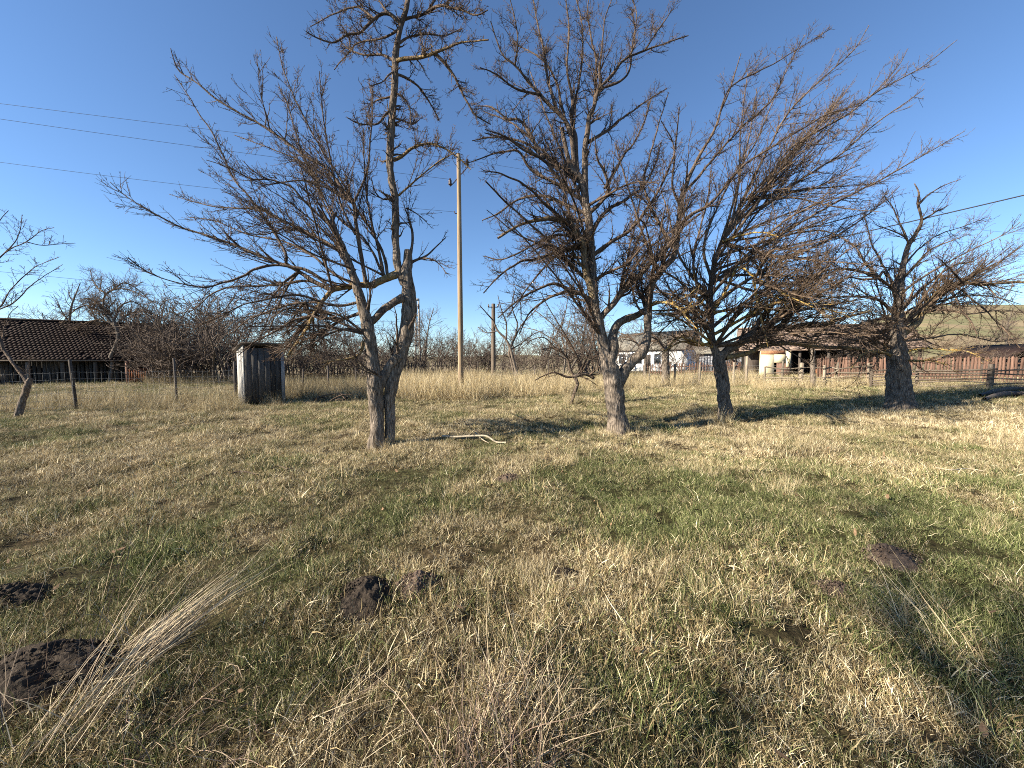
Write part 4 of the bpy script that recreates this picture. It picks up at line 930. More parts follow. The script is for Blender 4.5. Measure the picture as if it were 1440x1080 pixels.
for px_ in (1118, 1131, 1150, 1172, 1200, 1230, 1262, 1288): part(ts, 'post', [(kx(px_) - 0.07, kx(px_) + 0.07, -0.5, -0.36, -0.6, ez + 0.05)], M_darkwood)
part(ts, 'brick_wall', [(kx(1158), kx(1190), 1.2, 1.5, -0.6, 1.5)], M_brickc); part(ts, 'hay_heap', [(kx(1172), kx(1262), 0.5, 1.6, -0.6, 0.85)], M_straw)
part(ts, 'ridge_cap', [(-0.4, Lt + 0.3, 2.86, 3.14, ez + 1.73, ez + 1.85)], M_tile2)

# little roof at the right edge behind the fence
A = at(1406, 25); B = at(1500, 25); fr = Frame(A, B)
lr = thing('small_shed', 'small dark gabled shed showing above the red fence at the right edge', 'shed', fr.loc, fr.rz)
part(lr, 'wall', [(0.3, fr.len, 0, 3, -0.3, 1.15)], M_darkwood)
part(lr, 'roof', [np.array([[x, y_, z + dz] for y_ in (-0.4, 3.4) for (x, z) in ((-0.1, 1.2), (fr.len * 0.5, 2.05)) for dz in (0, 0.1)]), np.array([[x, y_, z + dz] for y_ in (-0.4, 3.4) for (x, z) in ((fr.len + 0.4, 1.2), (fr.len * 0.502, 2.05)) for dz in (0, 0.1)])], M_tile)

# ------------------------------------------------------------------ fences
def fence_line(pts_px, n):
    P = np.array([at(px, d) for px, d in pts_px]); s = np.concatenate([[0], np.cumsum(np.linalg.norm(np.diff(P[:, :2], axis=0), axis=1))])
    t = np.linspace(0, s[-1], n); X = np.interp(t, s, P[:, 0]); Y = np.interp(t, s, P[:, 1]); return np.stack([X, Y, gz(X, Y)], 1), s[-1]

def picket_fence(label, pts, pitch, pw, h, m, hv, seed, name='picket_fence', cat='fence', pointed=True, lean=0.03):
    rng = np.random.default_rng(seed); _, Ltot = fence_line(pts, 2); n = int(Ltot / pitch); P, _ = fence_line(pts, n)
    P[:, 2] = np.convolve(np.pad(P[:, 2], 6, 'edge'), np.ones(13) / 13, 'valid')
    root = thing(name, label, cat, P[0]); T = norm(np.gradient(P, axis=0)); N = np.stack([T[:, 1], -T[:, 0], 0 * T[:, 0]], 1)
    protos = []
    for k in range(6):
        hh = h + rng.uniform(-hv, hv); ww = pw * rng.uniform(0.75, 1.15); V = box_v(-ww / 2, ww / 2, -0.012, 0.012, -0.05, hh)
        if pointed:
            V = np.vstack([V[[0, 2, 4, 6]], [[-ww / 2, -0.012, hh], [-ww / 2, 0.012, hh], [ww / 2, -0.012, hh], [ww / 2, 0.012, hh], [0, -0.012, hh + 0.07], [0, 0.012, hh + 0.07]]])
            Fq = [np.array([[0, 2, 6, 4], [1, 5, 7, 3], [0, 4, 5, 1], [2, 3, 7, 6], [4, 8, 9, 5], [6, 7, 9, 8]]), np.array([[4, 6, 8], [5, 9, 7]])]
            protos.append(make_mesh('picket', V, Fq, m))
        else: protos.append(make_mesh('picket', V, [BOXF], m))
    for k in range(n):
        if rng.random() < 0.03: continue
        o = link('picket', protos[rng.integers(6)], root, P[k] - P[0]); o.rotation_euler = (rng.normal(0, lean * 0.5), rng.normal(0, lean), math.atan2(T[k, 1], T[k, 0]))
    for zz in (0.3, 0.78):
        V, Fq = [], []
        st = max(1, n // 30)
        idx = list(range(0, n - 1, st)) + [n - 1]
        for q, (a_, b2) in enumerate(zip(idx[:-1], idx[1:])):
            V.append(beam_v(P[a_] - N[a_] * 0.045 + [0, 0, h * zz] - P[0], P[b2] - N[b2] * 0.045 + [0, 0, h * zz] - P[0], 0.05, 0.07)); Fq.append(BOXF + 8 * q)
        link('rail', make_mesh('rail', np.concatenate(V), [np.concatenate(Fq)], m), root)
    np_ = max(2, int(Ltot / 2.5))
    for k in np.linspace(0, n - 1, np_).astype(int):
        link('post', prism_mesh('post', [(-0.06, 0.06, 0.09, 0.21, -0.2, h * 1.0)], m), root, P[k] - P[0] , rot=(0, 0, math.atan2(T[k, 1], T[k, 0])))
    return root
picket_fence('weathered dark stick fence behind the weeds, right of the outhouse', [(392, 34), (470, 36), (545, 37), (640, 38)], 0.27, 0.10, 1.35, M_darkwood, 0.18, 31, lean=0.06)
picket_fence('red brown pointed board fence along the right side', [(1150, 23.5), (1290, 20.5), (1440, 18.0), (1560, 16.5)], 0.12, 0.09, 1.22, M_redwood, 0.05, 32)
picket_fence('low brown stick fence in front of the white house', [(905, 33), (985, 31), (1040, 30)], 0.19, 0.07, 0.95, M_redwood, 0.12, 33, lean=0.05)

def post_mesh(r, h, m, rng, name='post'):
    P = np.array([[0, 0, -0.2], [rng.normal(0, .01), 0, h * 0.5], [0, 0, h], [0, 0, h + 0.01]]); V, Q, rv = tubes(P[None], np.array([[r * 1.05, r, r * 0.92, 0.002]]), 9, rng, ref=(1, 0, 0)); return make_mesh(name, V, [Q], m, None, True)

def wire_fence(label, posts, wires, hw, seed, m=M_greywood, name='wire_fence', verticals=0.0):
    """posts: (px, depth, height, radius, lean)"""
    rng = np.random.default_rng(seed); P = np.array([at(p[0], p[1]) for p in posts]); root = thing(name, label, 'fence', P[0])
    for p, q in zip(posts, P):
        o = link('post', post_mesh(p[3], p[2], m, rng), root, q - P[0]); o.rotation_euler = (0, p[4], 0)
    for k in range(wires):
        z = hw * (k + 0.6) / wires; path = []
        for a_, b2 in zip(P[:-1], P[1:]):
            for t in np.linspace(0, 1, 7)[:-1]: path.append(a_ * (1 - t) + b2 * t + np.array([0, -0.06, z - 0.05 * math.sin(math.pi * t) * rng.uniform(0.3, 1)]))
        path.append(P[-1] + np.array([0, -0.06, z])); path = np.array(path) - P[0]
        V, Q, _ = tubes(path[None], np.full((1, len(path)), 0.0028), 4, rng, ref=(0, 0, 1)); link('wire', make_mesh('wire', V, [Q], M_wire), root)
    if verticals:
        Vs, Qs = [], []; o = 0
        for a_, b2 in zip(P[:-1], P[1:]):
            for t in np.arange(0, 1, verticals / np.linalg.norm(b2 - a_)):
                q = a_ * (1 - t) + b2 * t + np.array([0, -0.06, 0]) - P[0]; V, Q, _ = tubes(np.array([[q, q + [0, 0, hw * 0.94]]]), np.full((1, 2), 0.0022), 3, rng, ref=(1, 0, 0)); Vs.append(V); Qs.append(Q + o); o += len(V)
        link('netting', make_mesh('netting', np.concatenate(Vs), [np.concatenate(Qs)], M_wire), root, kind='stuff')
    return root
wire_fence('sagging wire netting fence on grey wooden posts at the left', [(-60, 11.0, 1.5, .055, 0), (104, 12.0, 1.55, .042, -0.07), (247, 14.2, 1.62, .04, -0.03), (330, 15.3, 1.5, .05, 0)], 6, 1.25, 41, m=M_darkwood, verticals=0.16)
wire_fence('thin wire netting fence on posts among the straw, right of the central trunk', [(872, 24, 1.15, .05, 0), (913, 23.5, 1.1, .045, 0.03), (949, 23, 1.2, .06, 0), (984, 22.6, 1.15, .07, 0), (1032, 22, 1.2, .05, 0), (1050, 22, 1.7, .07, 0), (1100, 21, 1.2, .06, 0.02)], 5, 1.1, 42, m=M_paleWood, verticals=0.25)
wire_fence('row of thin stakes with wire in the tall straw beside the wooden pole', [(660, 21, 1.3, .03, 0.02), (672, 23, 1.5, .03, 0), (706, 22, 1.5, .03, 0), (722, 24, 1.3, .03, -0.02), (752, 23, 1.3, .03, 0), (771, 23, 1.6, .03, 0), (792, 24, 1.3, .03, 0.04), (850, 24, 1.2, .03, 0)], 2, 1.0, 43, m=M_darkwood)
wire_fence('few weathered stakes with wire in the weeds between outhouse and double trunk', [(398, 16.5, 1.1, .035, 0), (425, 17.5, 1.2, .035, 0.04), (462, 18, 1.35, .04, -0.03), (500, 18.5, 1.2, .035, 0), (520, 19, 1.0, .03, 0.05)], 3, 0.95, 44, m=M_darkwood)

def rail_fence(label, posts, rails, seed, m=M_paleWood):
    """posts: (px, depth, height, width)"""
    rng = np.random.default_rng(seed); P = np.array([at(p[0], p[1]) for p in posts]); root = thing('rail_fence', label, 'fence', P[0])
    for p, q in zip(posts, P): o = link('post', post_mesh(p[3], p[2], m, rng), root, q - P[0]); o.rotation_euler = (0, rng.normal(0, 0.03), 0)
    for k in range(len(P) - 1):
        for z in rails:
            if rng.random() < 0.12: continue
            a_, b2 = P[k] - P[0], P[k + 1] - P[0]; e = (b2 - a_) * 0.04; off = np.array([0, -0.12, z])
            pts = np.array([a_ - e + off + [0, 0, rng.normal(0, .05)], (a_ + b2) / 2 + off + [0, rng.normal(0, .03), rng.normal(0, .04)], b2 + e + off + [0, 0, rng.normal(0, .05)]]); p_, r2 = resample(pts, np.array([.032, .036, .026]) * rng.uniform(0.7, 1.2), 8)
            V, Q, _ = tubes(p_[None], r2[None], 6, rng, ref=(0, 0, 1)); link('rail', make_mesh('rail', V, [Q], m, None, True), root)
    return root
rail_fence('old pole rail fence on posts in front of the tiled shed', [(1076, 19.5, 1.0, .05), (1126, 19, 1.15, .10), (1160, 18.7, 1.0, .06), (1176, 18.5, 1.15, .05), (1222, 18, 1.1, .05)], (0.25, 0.45, 0.66, 0.9), 51)
rail_fence('tumbledown grey rail fence in front of the red boards at the right', [(1226, 17.2, 0.85, .06), (1290, 16.6, 0.85, .06), (1393, 15.4, 1.0, .10), (1470, 14.8, 0.8, .06)], (0.12, 0.27, 0.4, 0.52, 0.66, 0.78), 52, M_brownrail)

# ------------------------------------------------------------------ poles and wires
def tube_obj(name, pts, radii, m, root, sides=10, ref=(0, 1, 0.01), n=None):
    p, r = resample(np.asarray(pts, float), np.asarray(radii, float), n or max(8, len(pts) * 4)); V, Q, _ = tubes(p[None], r[None], sides, np.random.default_rng(1), ref=ref); return link(name, make_mesh(name, V, [Q], m, None, True), root)
pb = at(648, 17.2); ptop = unproj(646.5, 226, 17.2); Hp = ptop[2] - pb[2]
up = thing('utility_pole', 'tall round wooden utility pole with two dark insulators near its top', 'utility pole', pb)
tube_obj('pole', [(0, 0, -0.3), (0.0, 0, Hp * 0.33), (-0.01, 0, Hp * 0.66), (-0.02, 0, Hp)], [.128, .115, .10, .084], M_pole, up, 14)
def loc(px, py, d=17.1): return unproj(px, py, d) - pb
INS = []
for (px_, py_, lab) in ((635, 258, 0), (655, 231, 1)):
    a_ = loc(646, 247); b2 = loc(px_ - (2 if lab == 0 else -2), py_ + 4)
    tube_obj('bracket', [a_, (a_ + b2) / 2 + [0, 0, -0.03], b2, b2 + [0, 0, 0.08]], [.022, .022, .02, .018], M_porc, up, 8)
    c = b2 + np.array([0, 0, 0.06]); prof = [(-0.02, .03), (0.0, .07), (0.06, .085), (0.09, .06), (0.12, .075), (0.19, .07), (0.22, .045), (0.27, .04), (0.29, .005)]
    V, Q, _ = tubes(np.array([[c + [0, 0, z] for z, _r in prof]]), np.array([[r for _z, r in prof]]), 12, brng, ref=(1, 0, 0)); link('insulator', make_mesh('insulator', V, [Q], M_porc, None, True), up); INS.append(c + pb + [0, 0, 0.24])
tube_obj('bracket', [loc(644, 300), loc(640, 300), loc(639, 297)], [.02, .02, .02], M_porc, up, 8)

pb2 = at(694, 27.5); h2 = unproj(694, 428, 27.5)[2] - pb2[2]
p2 = thing('utility_pole', 'shorter wooden utility pole half hidden behind the slim leaning tree', 'utility pole', pb2)
tube_obj('pole', [(0, 0, -0.3), (0, 0, h2 * 0.5), (0, 0, h2)], [.17, .15, .13], M_brownrail, p2, 12)
a2 = np.array([0, -0.1, h2 - 0.25]); tube_obj('bracket', [a2 + [-0.35, 0, 0], a2, a2 + [0.35, 0, 0]], [.03, .03, .03], M_porc, p2, 8)
for s in (-1, 1): tube_obj('insulator', [a2 + [0.33 * s, 0, 0.02], a2 + [0.33 * s, 0, 0.1], a2 + [0.33 * s, 0, 0.2]], [.05, .06, .03], M_porc, p2, 10)
pb3 = at(588, 43); h3 = unproj(587, 424, 43)[2] - pb3[2]
p3 = thing('utility_pole', 'far twin concrete utility pole with red insulator, right of the double trunk', 'utility pole', pb3)
for s in (-0.28, 0.28): part(p3, 'leg', [np.array([[x * f + s * (1 if z < 1 else 0.55), y * f, z] for x in (-.1, .1) for y in (-.1, .1) for z, f in ((-0.3, 1), (h3, 0.75))])], M_conc)
for z in np.arange(1.0, h3 - 0.5, 1.1): part(p3, 'crossbar', [(-0.17, 0.17, -0.06, 0.06, z, z + 0.18)], M_conc)
part(p3, 'top_block', [(-0.24, 0.24, -0.09, 0.09, h3 + 0.003, h3 + 0.25)], M_conc)
tube_obj('insulator', [(0.2, -0.2, h3 - 0.9), (0.2, -0.2, h3 - 0.6), (0.2, -0.2, h3 - 0.35)], [.1, .13, .05], M_porc, p3, 10)

def cable(label, a, b, sag, r, name='overhead_wire', group=None):
    t = np.linspace(0, 1, 40)[:, None]; P = a * (1 - t) + b * t; P[:, 2] -= sag * 4 * (t * (1 - t))[:, 0]
    V, Q, _ = tubes((P - a)[None], np.full((1, 40), r), 5, brng, ref=(0, 0.03, 1)); o = link(name, make_mesh(name, V, [Q], M_cable, None, True), None, a); tag(o, label, 'wire', group)
cable('upper of the two close overhead wires crossing the top left sky', INS[1], unproj(-420, 92, 14), 0.05, .0065)
cable('lower of the two close overhead wires crossing the top left sky', INS[0], unproj(-420, 104, 13), 0.12, .0065)
cable('single overhead wire crossing the left sky below the pair', unproj(640, 298, 17.1), unproj(-420, 168, 13), 0.25, .006)
cable('low overhead wire crossing the left sky just above the far trees', unproj(581, 432, 43), unproj(-420, 338, 24), 0.3, .012)
cable('lowest overhead wire passing over the barn roof', unproj(581, 452, 43), unproj(-420, 425, 27), 0.35, .010)
cable('thick dark overhead cable rising to the right edge of the sky', pb2 + a2 + [0.33, 0, 0.2], unproj(1700, 212, 12), 0.35, .022)
cable('faint overhead wire running right from the pole through the central tree', INS[1], unproj(1900, 352, 24), 0.9, .005)

# ------------------------------------------------------------------ mounds of soil, sticks
MOUNDS = []
def mound(px, py, wpx, hgt, label, m, seed, sy=0.8):
    hgt *= 0.6; c, d = gp(px, py); r = 0.5 * wpx * d / F; rng = np.random.default_rng(seed)
    nr, na = 34, 96; rr = np.linspace(0, 1.15, nr)[:, None]; aa = np.linspace(0, 2 * math.pi, na, endpoint=False)[None]
    edge = 1 + 0.22 * noise3(np.cos(aa) * 1.6, np.sin(aa) * 1.6, seed)
    X = r * rr * edge * np.cos(aa); Y = r * sy * rr * edge * np.sin(aa)
    prof = np.clip(1 - (rr / 1.05) ** 2, -0.2, 1) * np.ones_like(aa)
    sc1 = 22; Zt = hgt * prof * (1 + 0.45 * noise3(X * 6, Y * 6, seed + 0.5)) + (0.014 * noise3(X * 14, Y * 14, seed) + 0.009 * noise3(X * 40, Y * 40, seed + 2) + 0.006 * noise3(X * 90, Y * 90, seed + 3)) * np.clip(prof + 0.25, 0, 1)
    Zt = Zt + gz(c[0] + X, c[1] + Y) - c[2]; Zt[-1] -= 0.05
    V = np.stack([X, Y, Zt], -1).reshape(-1, 3)
    i = np.arange(nr - 1)[:, None] * na; j = np.arange(na)[None]; j2 = (j + 1) % na
    Q = np.stack([i + j, i + na + j, i + na + j2, i + j2], -1).reshape(-1, 4)
    root = thing('molehill', label, 'molehill', c); link('mound', make_mesh('mound', V, [Q], m, None, False), root)
    # clods lying on it
    k = 480; q = rng.random((k, 2)); rad_ = r * np.sqrt(q[:, 0]) * 1.15; an = q[:, 1] * 6.283; s = (0.003 + 0.011 * rng.random(k) ** 3) * (0.7 + r)
    cx, cy = rad_ * np.cos(an), sy * rad_ * np.sin(an); cz = hgt * np.clip(1 - (rad_ / r / 1.05) ** 2, 0, 1) + gz(c[0] + cx, c[1] + cy) - c[2] + s * 0.3
    octv = np.array([[1, 0, 0], [-1, 0, 0], [0, 1, 0], [0, -1, 0], [0, 0, 1], [0, 0, -1]], float); octf = np.array([[0, 2, 4], [2, 1, 4], [1, 3, 4], [3, 0, 4], [2, 0, 5], [1, 2, 5], [3, 1, 5], [0, 3, 5]])
    Vc = octv[None] * s[:, None, None] * rng.uniform(0.6, 1.35, (k, 6, 3)) + np.stack([cx, cy, cz], 1)[:, None]; Fc = (octf[None] + 6 * np.arange(k)[:, None, None]).reshape(-1, 3)
    link('clods', make_mesh('clods', Vc.reshape(-1, 3), [Fc], m), root, kind='stuff')
    MOUNDS.append((c[0], c[1], r, r * sy))
mound(62, 945, 165, 0.15, 'largest dark molehill at the lower left corner', M_soil, 3, 0.75)
mound(22, 838, 80, 0.09, 'flat dark molehill at the left edge above the largest one', M_soil, 4, 0.6)
mound(516, 838, 92, 0.13, 'dark molehill of the close pair, on the left', M_soil, 5, 0.9)
mound(588, 826, 72, 0.13, 'browner molehill of the close pair, on the right', M_soil2, 6, 0.8)
mound(1257, 783, 76, 0.09, 'sunlit brown molehill in the green grass at the right', M_soil2, 7, 0.75)
mound(1172, 828, 46, 0.06, 'small pale molehill below the sunlit brown one', M_soil2, 8, 0.7)
mound(882, 628, 34, 0.10, 'small dark molehill at the foot of the central tree', M_soil, 9)
mound(712, 672, 44, 0.07, 'flat brown molehill in the grass below the fallen branch', M_soil2, 10, 0.6)
mound(792, 806, 34, 0.05, 'tiny dark molehill in the middle of the straw', M_soil, 11, 0.7)
mound(530, 955, 70, 0.03, 'bare dark patch of soil at the bottom left of the straw', M_soil, 12, 0.5)

def gnd_path(pts, lift):
    P = np.array([gp(*p[:2])[0] for p in pts]); P[:, 2] += np.asarray(lift); return P
P = np.array([unproj(a_, b2, 7.75 - 0.55 * k / 7) for k, (a_, b2) in enumerate([(622, 617), (640, 616), (665, 613), (683, 613), (692, 618), (697, 626), (702, 633), (712, 629)])]); P[:, 2] = np.maximum(P[:, 2], gz(P[:, 0], P[:, 1]) + 0.06)
fb = thing('fallen_branch', 'bleached bent branch lying on the grass in the tree shadow', 'branch', P[0])
tube_obj('stem', P - P[0], np.linspace(.013, .02, 8)[::-1] * 1.1, M_stick, fb, 8, ref=(0, 0.1, 1), n=40)
P2 = gnd_path([(668, 614), (678, 622), (688, 626)], [0.1, 0.06, 0.04]); tube_obj('side_twig', P2 - P[0], [.012, .01, .007], M_stick, fb, 6, ref=(0, 0.1, 1))
for q in ([(652, 615), (646, 606), (640, 597)], [(675, 613), (664, 603), (652, 592)], [(690, 618), (686, 606), (680, 596)]):
    base = gp(*q[0])[0] + [0, 0, 0.08]; d_ = gp(*q[0])[1]; pts_ = np.array([base, unproj(*q[1], d_ + 0.1), unproj(*q[2], d_ + 0.2)]); tube_obj('side_twig', pts_ - P[0], [.008, .007, .004], M_bark, fb, 5, ref=(0, 1, 0.1))
for pts_, lab in (([(325, 671), (335, 668), (350, 669), (362, 672)], 'short dark stick on the grass, left of the double trunk'), ([(380, 664), (392, 660), (405, 664), (414, 663)], 'crooked dark stick on the grass nearer the double trunk'), ([(1316, 663), (1338, 666), (1360, 664), (1385, 668)], 'pale thin stick on the green grass at the right'), ([(1240, 646), (1254, 655), (1262, 662)], 'thin stick under the right hand trees')):
    P = gnd_path(pts_, 0.05); o = tube_obj('stick', P - P[0], [.008] + [.009] * (len(pts_) - 2) + [.004], M_bark if 'dark' in lab else M_stick, None, 6, ref=(0, 0.1, 1)); o.location = P[0]; tag(o, lab, 'stick')
lg = [([(1378, 560), (1400, 556), (1425, 552), (1450, 551)], .075, 'dark log lying along the tumbledown rails, upper one'), ([(1384, 566), (1405, 562), (1428, 559), (1455, 560)], .085, 'dark log lying along the tumbledown rails, lower one')]
for pts_, r_, lab in lg:
    P = gnd_path(pts_, [0.1, .16, .14, .1]); o = tube_obj('log', P - P[0], [r_ * .6, r_, r_, r_ * .9], M_darkwood, None, 10, ref=(0, 0.1, 1)); o.location = P[0]; tag(o, lab, 'log')
p_, d_ = gp(468, 566)
sp = thing('brush_pile', 'small dark pile of cut branches in the weeds left of the double trunk', 'brush pile', p_)
for k in range(9):
    a_ = brng.uniform(-0.9, 0.9, 3) * [1, 0.4, 0]; b2 = brng.uniform(-0.9, 0.9, 3) * [1, 0.4, 0]; a_[2] = brng.uniform(0, 0.25); b2[2] = brng.uniform(0, 0.4); tube_obj('branch', [a_, (a_ + b2) / 2 + [0, 0, 0.1], b2], [.03, .025, .012], M_bark, sp, 6, ref=(0.1, 1, 0.2))

# ------------------------------------------------------------------ grass
def blades(n, rng, rad_, L, elev, w, droop, seg=4, wander=0.12, az=None, azs=3.14, rdist=0.5):
    a = rng.uniform(0, 2 * math.pi, n); r = rad_ * rng.random(n) ** rdist
    S = np.stack([r * np.cos(a), r * np.sin(a), np.full(n, -0.01)], 1)
    z = rng.uniform(0, 2 * math.pi, n) if az is None else az + rng.normal(0, azs, n)
    e = np.radians(rng.uniform(elev[0], elev[1], n)); D = np.stack([np.cos(z) * np.cos(e), np.sin(z) * np.cos(e), np.sin(e)], 1)
    Ln = rng.uniform(L[0], L[1], n); P = walk(S, D, Ln, seg, wander, -droop, rng)
    P[:, :, 2] = np.maximum(P[:, :, 2], -0.01 + 0.012 * np.arange(seg)[None] / seg)
    T = norm(np.diff(P, axis=1, append=P[:, -1:] * 2 - P[:, -2:-1])); side = norm(np.cross(T, rng.normal(size=(n, 1, 3))))
    ww = (rng.uniform(w[0], w[1], n)[:, None] * (1 - 0.85 * np.linspace(0, 1, seg)[None] ** 1.6) * 0.5)[..., None]
    V = np.stack([P - side * ww, P + side * ww], 2).reshape(n, seg * 2, 3)
    k = np.arange(seg - 1) * 2; q = np.stack([k, k + 1, k + 3, k + 2], 1); Q = (q[None] + (np.arange(n) * seg * 2)[:, None, None]).reshape(-1, 4)
    return V.reshape(-1, 3), Q, np.repeat(rng.random(n), seg * 2), np.repeat(rng.random(n), seg * 2)

def clump(parts, seed, m, name):
    rng = np.random.default_rng(seed); Vs, Qs, A1, A2 = [], [], [], []; o = 0
    for kw in parts:
        V, Q, a1, a2 = blades(rng=rng, **kw); Vs.append(V); Qs.append(Q + o); o += len(V); A1.append(a1); A2.append(a2)
    return make_mesh(name, np.concatenate(Vs), [np.concatenate(Qs)], m, {'pick': np.concatenate(A1), 'shade': np.concatenate(A2)})

def proto_coll(name, meshes):
    c = bpy.data.collections.new(name)
    for k, me in enumerate(meshes): c.objects.link(bpy.data.objects.new('%s_%02d' % (name, k), me))
    return c

def scatter(name, pts, rotz, tilt, scl, idx, dry, tint, coll, m):
    n = len(pts); me = make_points(name, pts, {'rx': tilt[:, 0], 'ry': tilt[:, 1], 'rz': rotz, 'scl': scl, 'dry': dry, 'tint': tint}, idx); me.materials.append(m)
    o = link(name, me, kind='stuff')
    g = bpy.data.node_groups.new(name + ' nodes', 'GeometryNodeTree')
    g.interface.new_socket('Geometry', in_out='INPUT', socket_type='NodeSocketGeometry'); g.interface.new_socket('Geometry', in_out='OUTPUT', socket_type='NodeSocketGeometry')
    N = g.nodes; gi = N.new('NodeGroupInput'); go = N.new('NodeGroupOutput'); ci = N.new('GeometryNodeCollectionInfo'); ci.inputs['Collection'].default_value = coll; ci.inputs['Separate Children'].default_value = True; ci.inputs['Reset Children'].default_value = True
    ip = N.new('GeometryNodeInstanceOnPoints'); ip.inputs['Pick Instance'].default_value = True
    def att(nm, t='FLOAT'):
        a = N.new('GeometryNodeInputNamedAttribute'); a.data_type = t; a.inputs['Name'].default_value = nm; return a.outputs['Attribute']
    cx = N.new('ShaderNodeCombineXYZ'); er = N.new('FunctionNodeEulerToRotation')
    for k, nm in enumerate(('rx', 'ry', 'rz')): g.links.new(att(nm), cx.inputs[k])
    g.links.new(cx.outputs[0], er.inputs[0]); g.links.new(er.outputs[0], ip.inputs['Rotation'])
    g.links.new(att('scl'), ip.inputs['Scale']); g.links.new(att('idx', 'INT'), ip.inputs['Instance Index']); g.links.new(gi.outputs[0], ip.inputs['Points']); g.links.new(ci.outputs[0], ip.inputs['Instance']); g.links.new(ip.outputs[0], go.inputs[0])
    md = o.modifiers.new('scatter', 'NODES'); md.node_group = g
    return o

def make_points(name, pts, fl, idx):
    me = bpy.data.meshes.new(name); me.vertices.add(len(pts)); me.vertices.foreach_set('co', np.asarray(pts, np.float32).ravel())
    for k, v in fl.items(): a = me.attributes.new(k, 'FLOAT', 'POINT'); a.data.foreach_set('value', np.asarray(v, np.float32))
    a = me.attributes.new('idx', 'INT', 'POINT'); a.data.foreach_set('value', np.asarray(idx, np.int32)); me.update(); return me

NG = 12
turf = []
for k in range(NG):
    f = k / (NG - 1)                    # low numbers: short green tufts; high numbers: matted straw
    turf.append(clump([dict(n=int(40 - 16 * f), rad_=0.075, L=(0.025, 0.085), elev=(40, 88), w=(0.0022, 0.0042), droop=0.13),
                       dict(n=int(10 + 22 * f), rad_=0.085, L=(0.035, 0.105), elev=(8, 68), w=(0.0020, 0.0040), droop=0.20, wander=0.24),
                       dict(n=int(1 + 2 * f), rad_=0.07, L=(0.08, 0.16), elev=(20, 80), w=(0.0016, 0.0026), droop=0.10, wander=0.12)], 500 + k, M_grass, 'turf'))
C_turf = proto_coll('turf_tufts', turf)
grng = np.random.default_rng(4242)
def scatter_region(dens_fn, y0, y1, n):
    """points thrown evenly over the plot in depth bands, kept by a density"""
    y = np.sqrt(grng.uniform(y0 * y0, y1 * y1, n)); x = grng.uniform(-1, 1, n) * (1.62 * y + 1.0); return x, y
bands = [(0.9, 2.6, 640), (2.6, 4.5, 500), (4.5, 8, 340), (8, 14, 200), (14, 24, 75), (24, 40, 16)]
X, Y, S = [], [], []
for (y0, y1, dn), mul in zip(bands, (0.64, 0.67, 0.74, 0.84, 1.1, 1.6)):
    ar = 1.62 * (y1 ** 2 - y0 ** 2) + 2 * (y1 - y0); x, y = scatter_region(None, y0, y1, int(ar * dn)); X.append(x); Y.append(y); S.append(np.full(len(x), mul))
X = np.concatenate(X); Y = np.concatenate(Y); S = np.concatenate(S)
keep = np.ones(len(X), bool)
for (mx, my, ra, rb) in MOUNDS: keep &= (((X - mx) / ra) ** 2 + ((Y - my) / rb) ** 2) > grng.uniform(0.35, 1.0, len(X))
gap = noise2(X, Y, 3.2, 15) + 0.55 * noise2(X, Y, 8, 16) + 0.3 * noise2(X, Y, 1.6, 20); keep &= gap > -0.30 - 0.35 * grng.random(len(X)) - 0.5 * sstep(3.2, 6.5, Y)
X, Y, S = X[keep], Y[keep], S[keep]
DR = dryness(X, Y); hN = 1 + 0.50 * noise2(X, Y, 1.3, 14) + 0.45 * noise2(X, Y, 3.8, 17)
idx = np.clip((DR * 0.85 + 0.08 + grng.normal(0, 0.16, len(X))) * NG, 0, NG - 1).astype(int)
tilt = grng.normal(0, 0.16, (len(X), 2))
scatter('grass', np.stack([X, Y, gz(X, Y)], 1), grng.uniform(0, 6.28, len(X)), tilt, S * np.clip(hN, 0.45, 1.9) * np.clip(np.exp(grng.normal(-0.05, 0.36, len(X))), 0.5, 2.4), idx, DR, np.clip(1 + 0.22 * noise2(X, Y, 0.8, 19) + 0.20 * noise2(X, Y, 2.6, 18) + grng.normal(0, 0.16, len(X)), 0.45, 1.6), C_turf, M_grass)

# tall dry grass along the fences and in tufts
tall = []
for k in range(8):
    tall.append(clump([dict(n=40, rad_=0.16, L=(0.4, 1.1), elev=(52, 88), w=(0.003, 0.006), droop=0.07, seg=5, wander=0.1), dict(n=30, rad_=0.2, L=(0.2, 0.5), elev=(10, 70), w=(0.003, 0.006), droop=0.14, seg=4, wander=0.2)], 600 + k, M_grass, 'tall'))
C_tall = proto_coll('tall_tufts', tall)
TX, TY, TS, TD, TT = [], [], [], [], []
def strip(px0, px1, d0, d1, n, s=(0.7, 1.2), dry=(0.9, 1.0), tint=(0.8, 1.2)):
    d = grng.uniform(d0, d1, n); px = grng.uniform(px0, px1, n); TX.append(d * (px - CX) / F); TY.append(d); TS.append(grng.uniform(*s, n)); TD.append(grng.uniform(*dry, n)); TT.append(grng.uniform(*tint, n))
strip(-80, 335, 11.6, 12.6, 130, (0.35, 0.75)); strip(60, 340, 13, 15.2, 150, (0.4, 0.95)); strip(320, 400, 13.4, 14.6, 50, (0.4, 0.75))
strip(394, 525, 15, 22, 420, (0.6, 1.15), (0.9, 1), (0.5, 0.9)); strip(400, 525, 14.5, 16, 90, (0.5, 0.9))
strip(555, 680, 15.2, 24, 760, (0.7, 1.3), (0.92, 1), (1.0, 1.5)); strip(645, 800, 16.5, 27, 700, (0.7, 1.25), (0.92, 1), (0.95, 1.5)); strip(780, 905, 19, 28, 260, (0.5, 1.0), (0.92, 1), (0.9, 1.3))
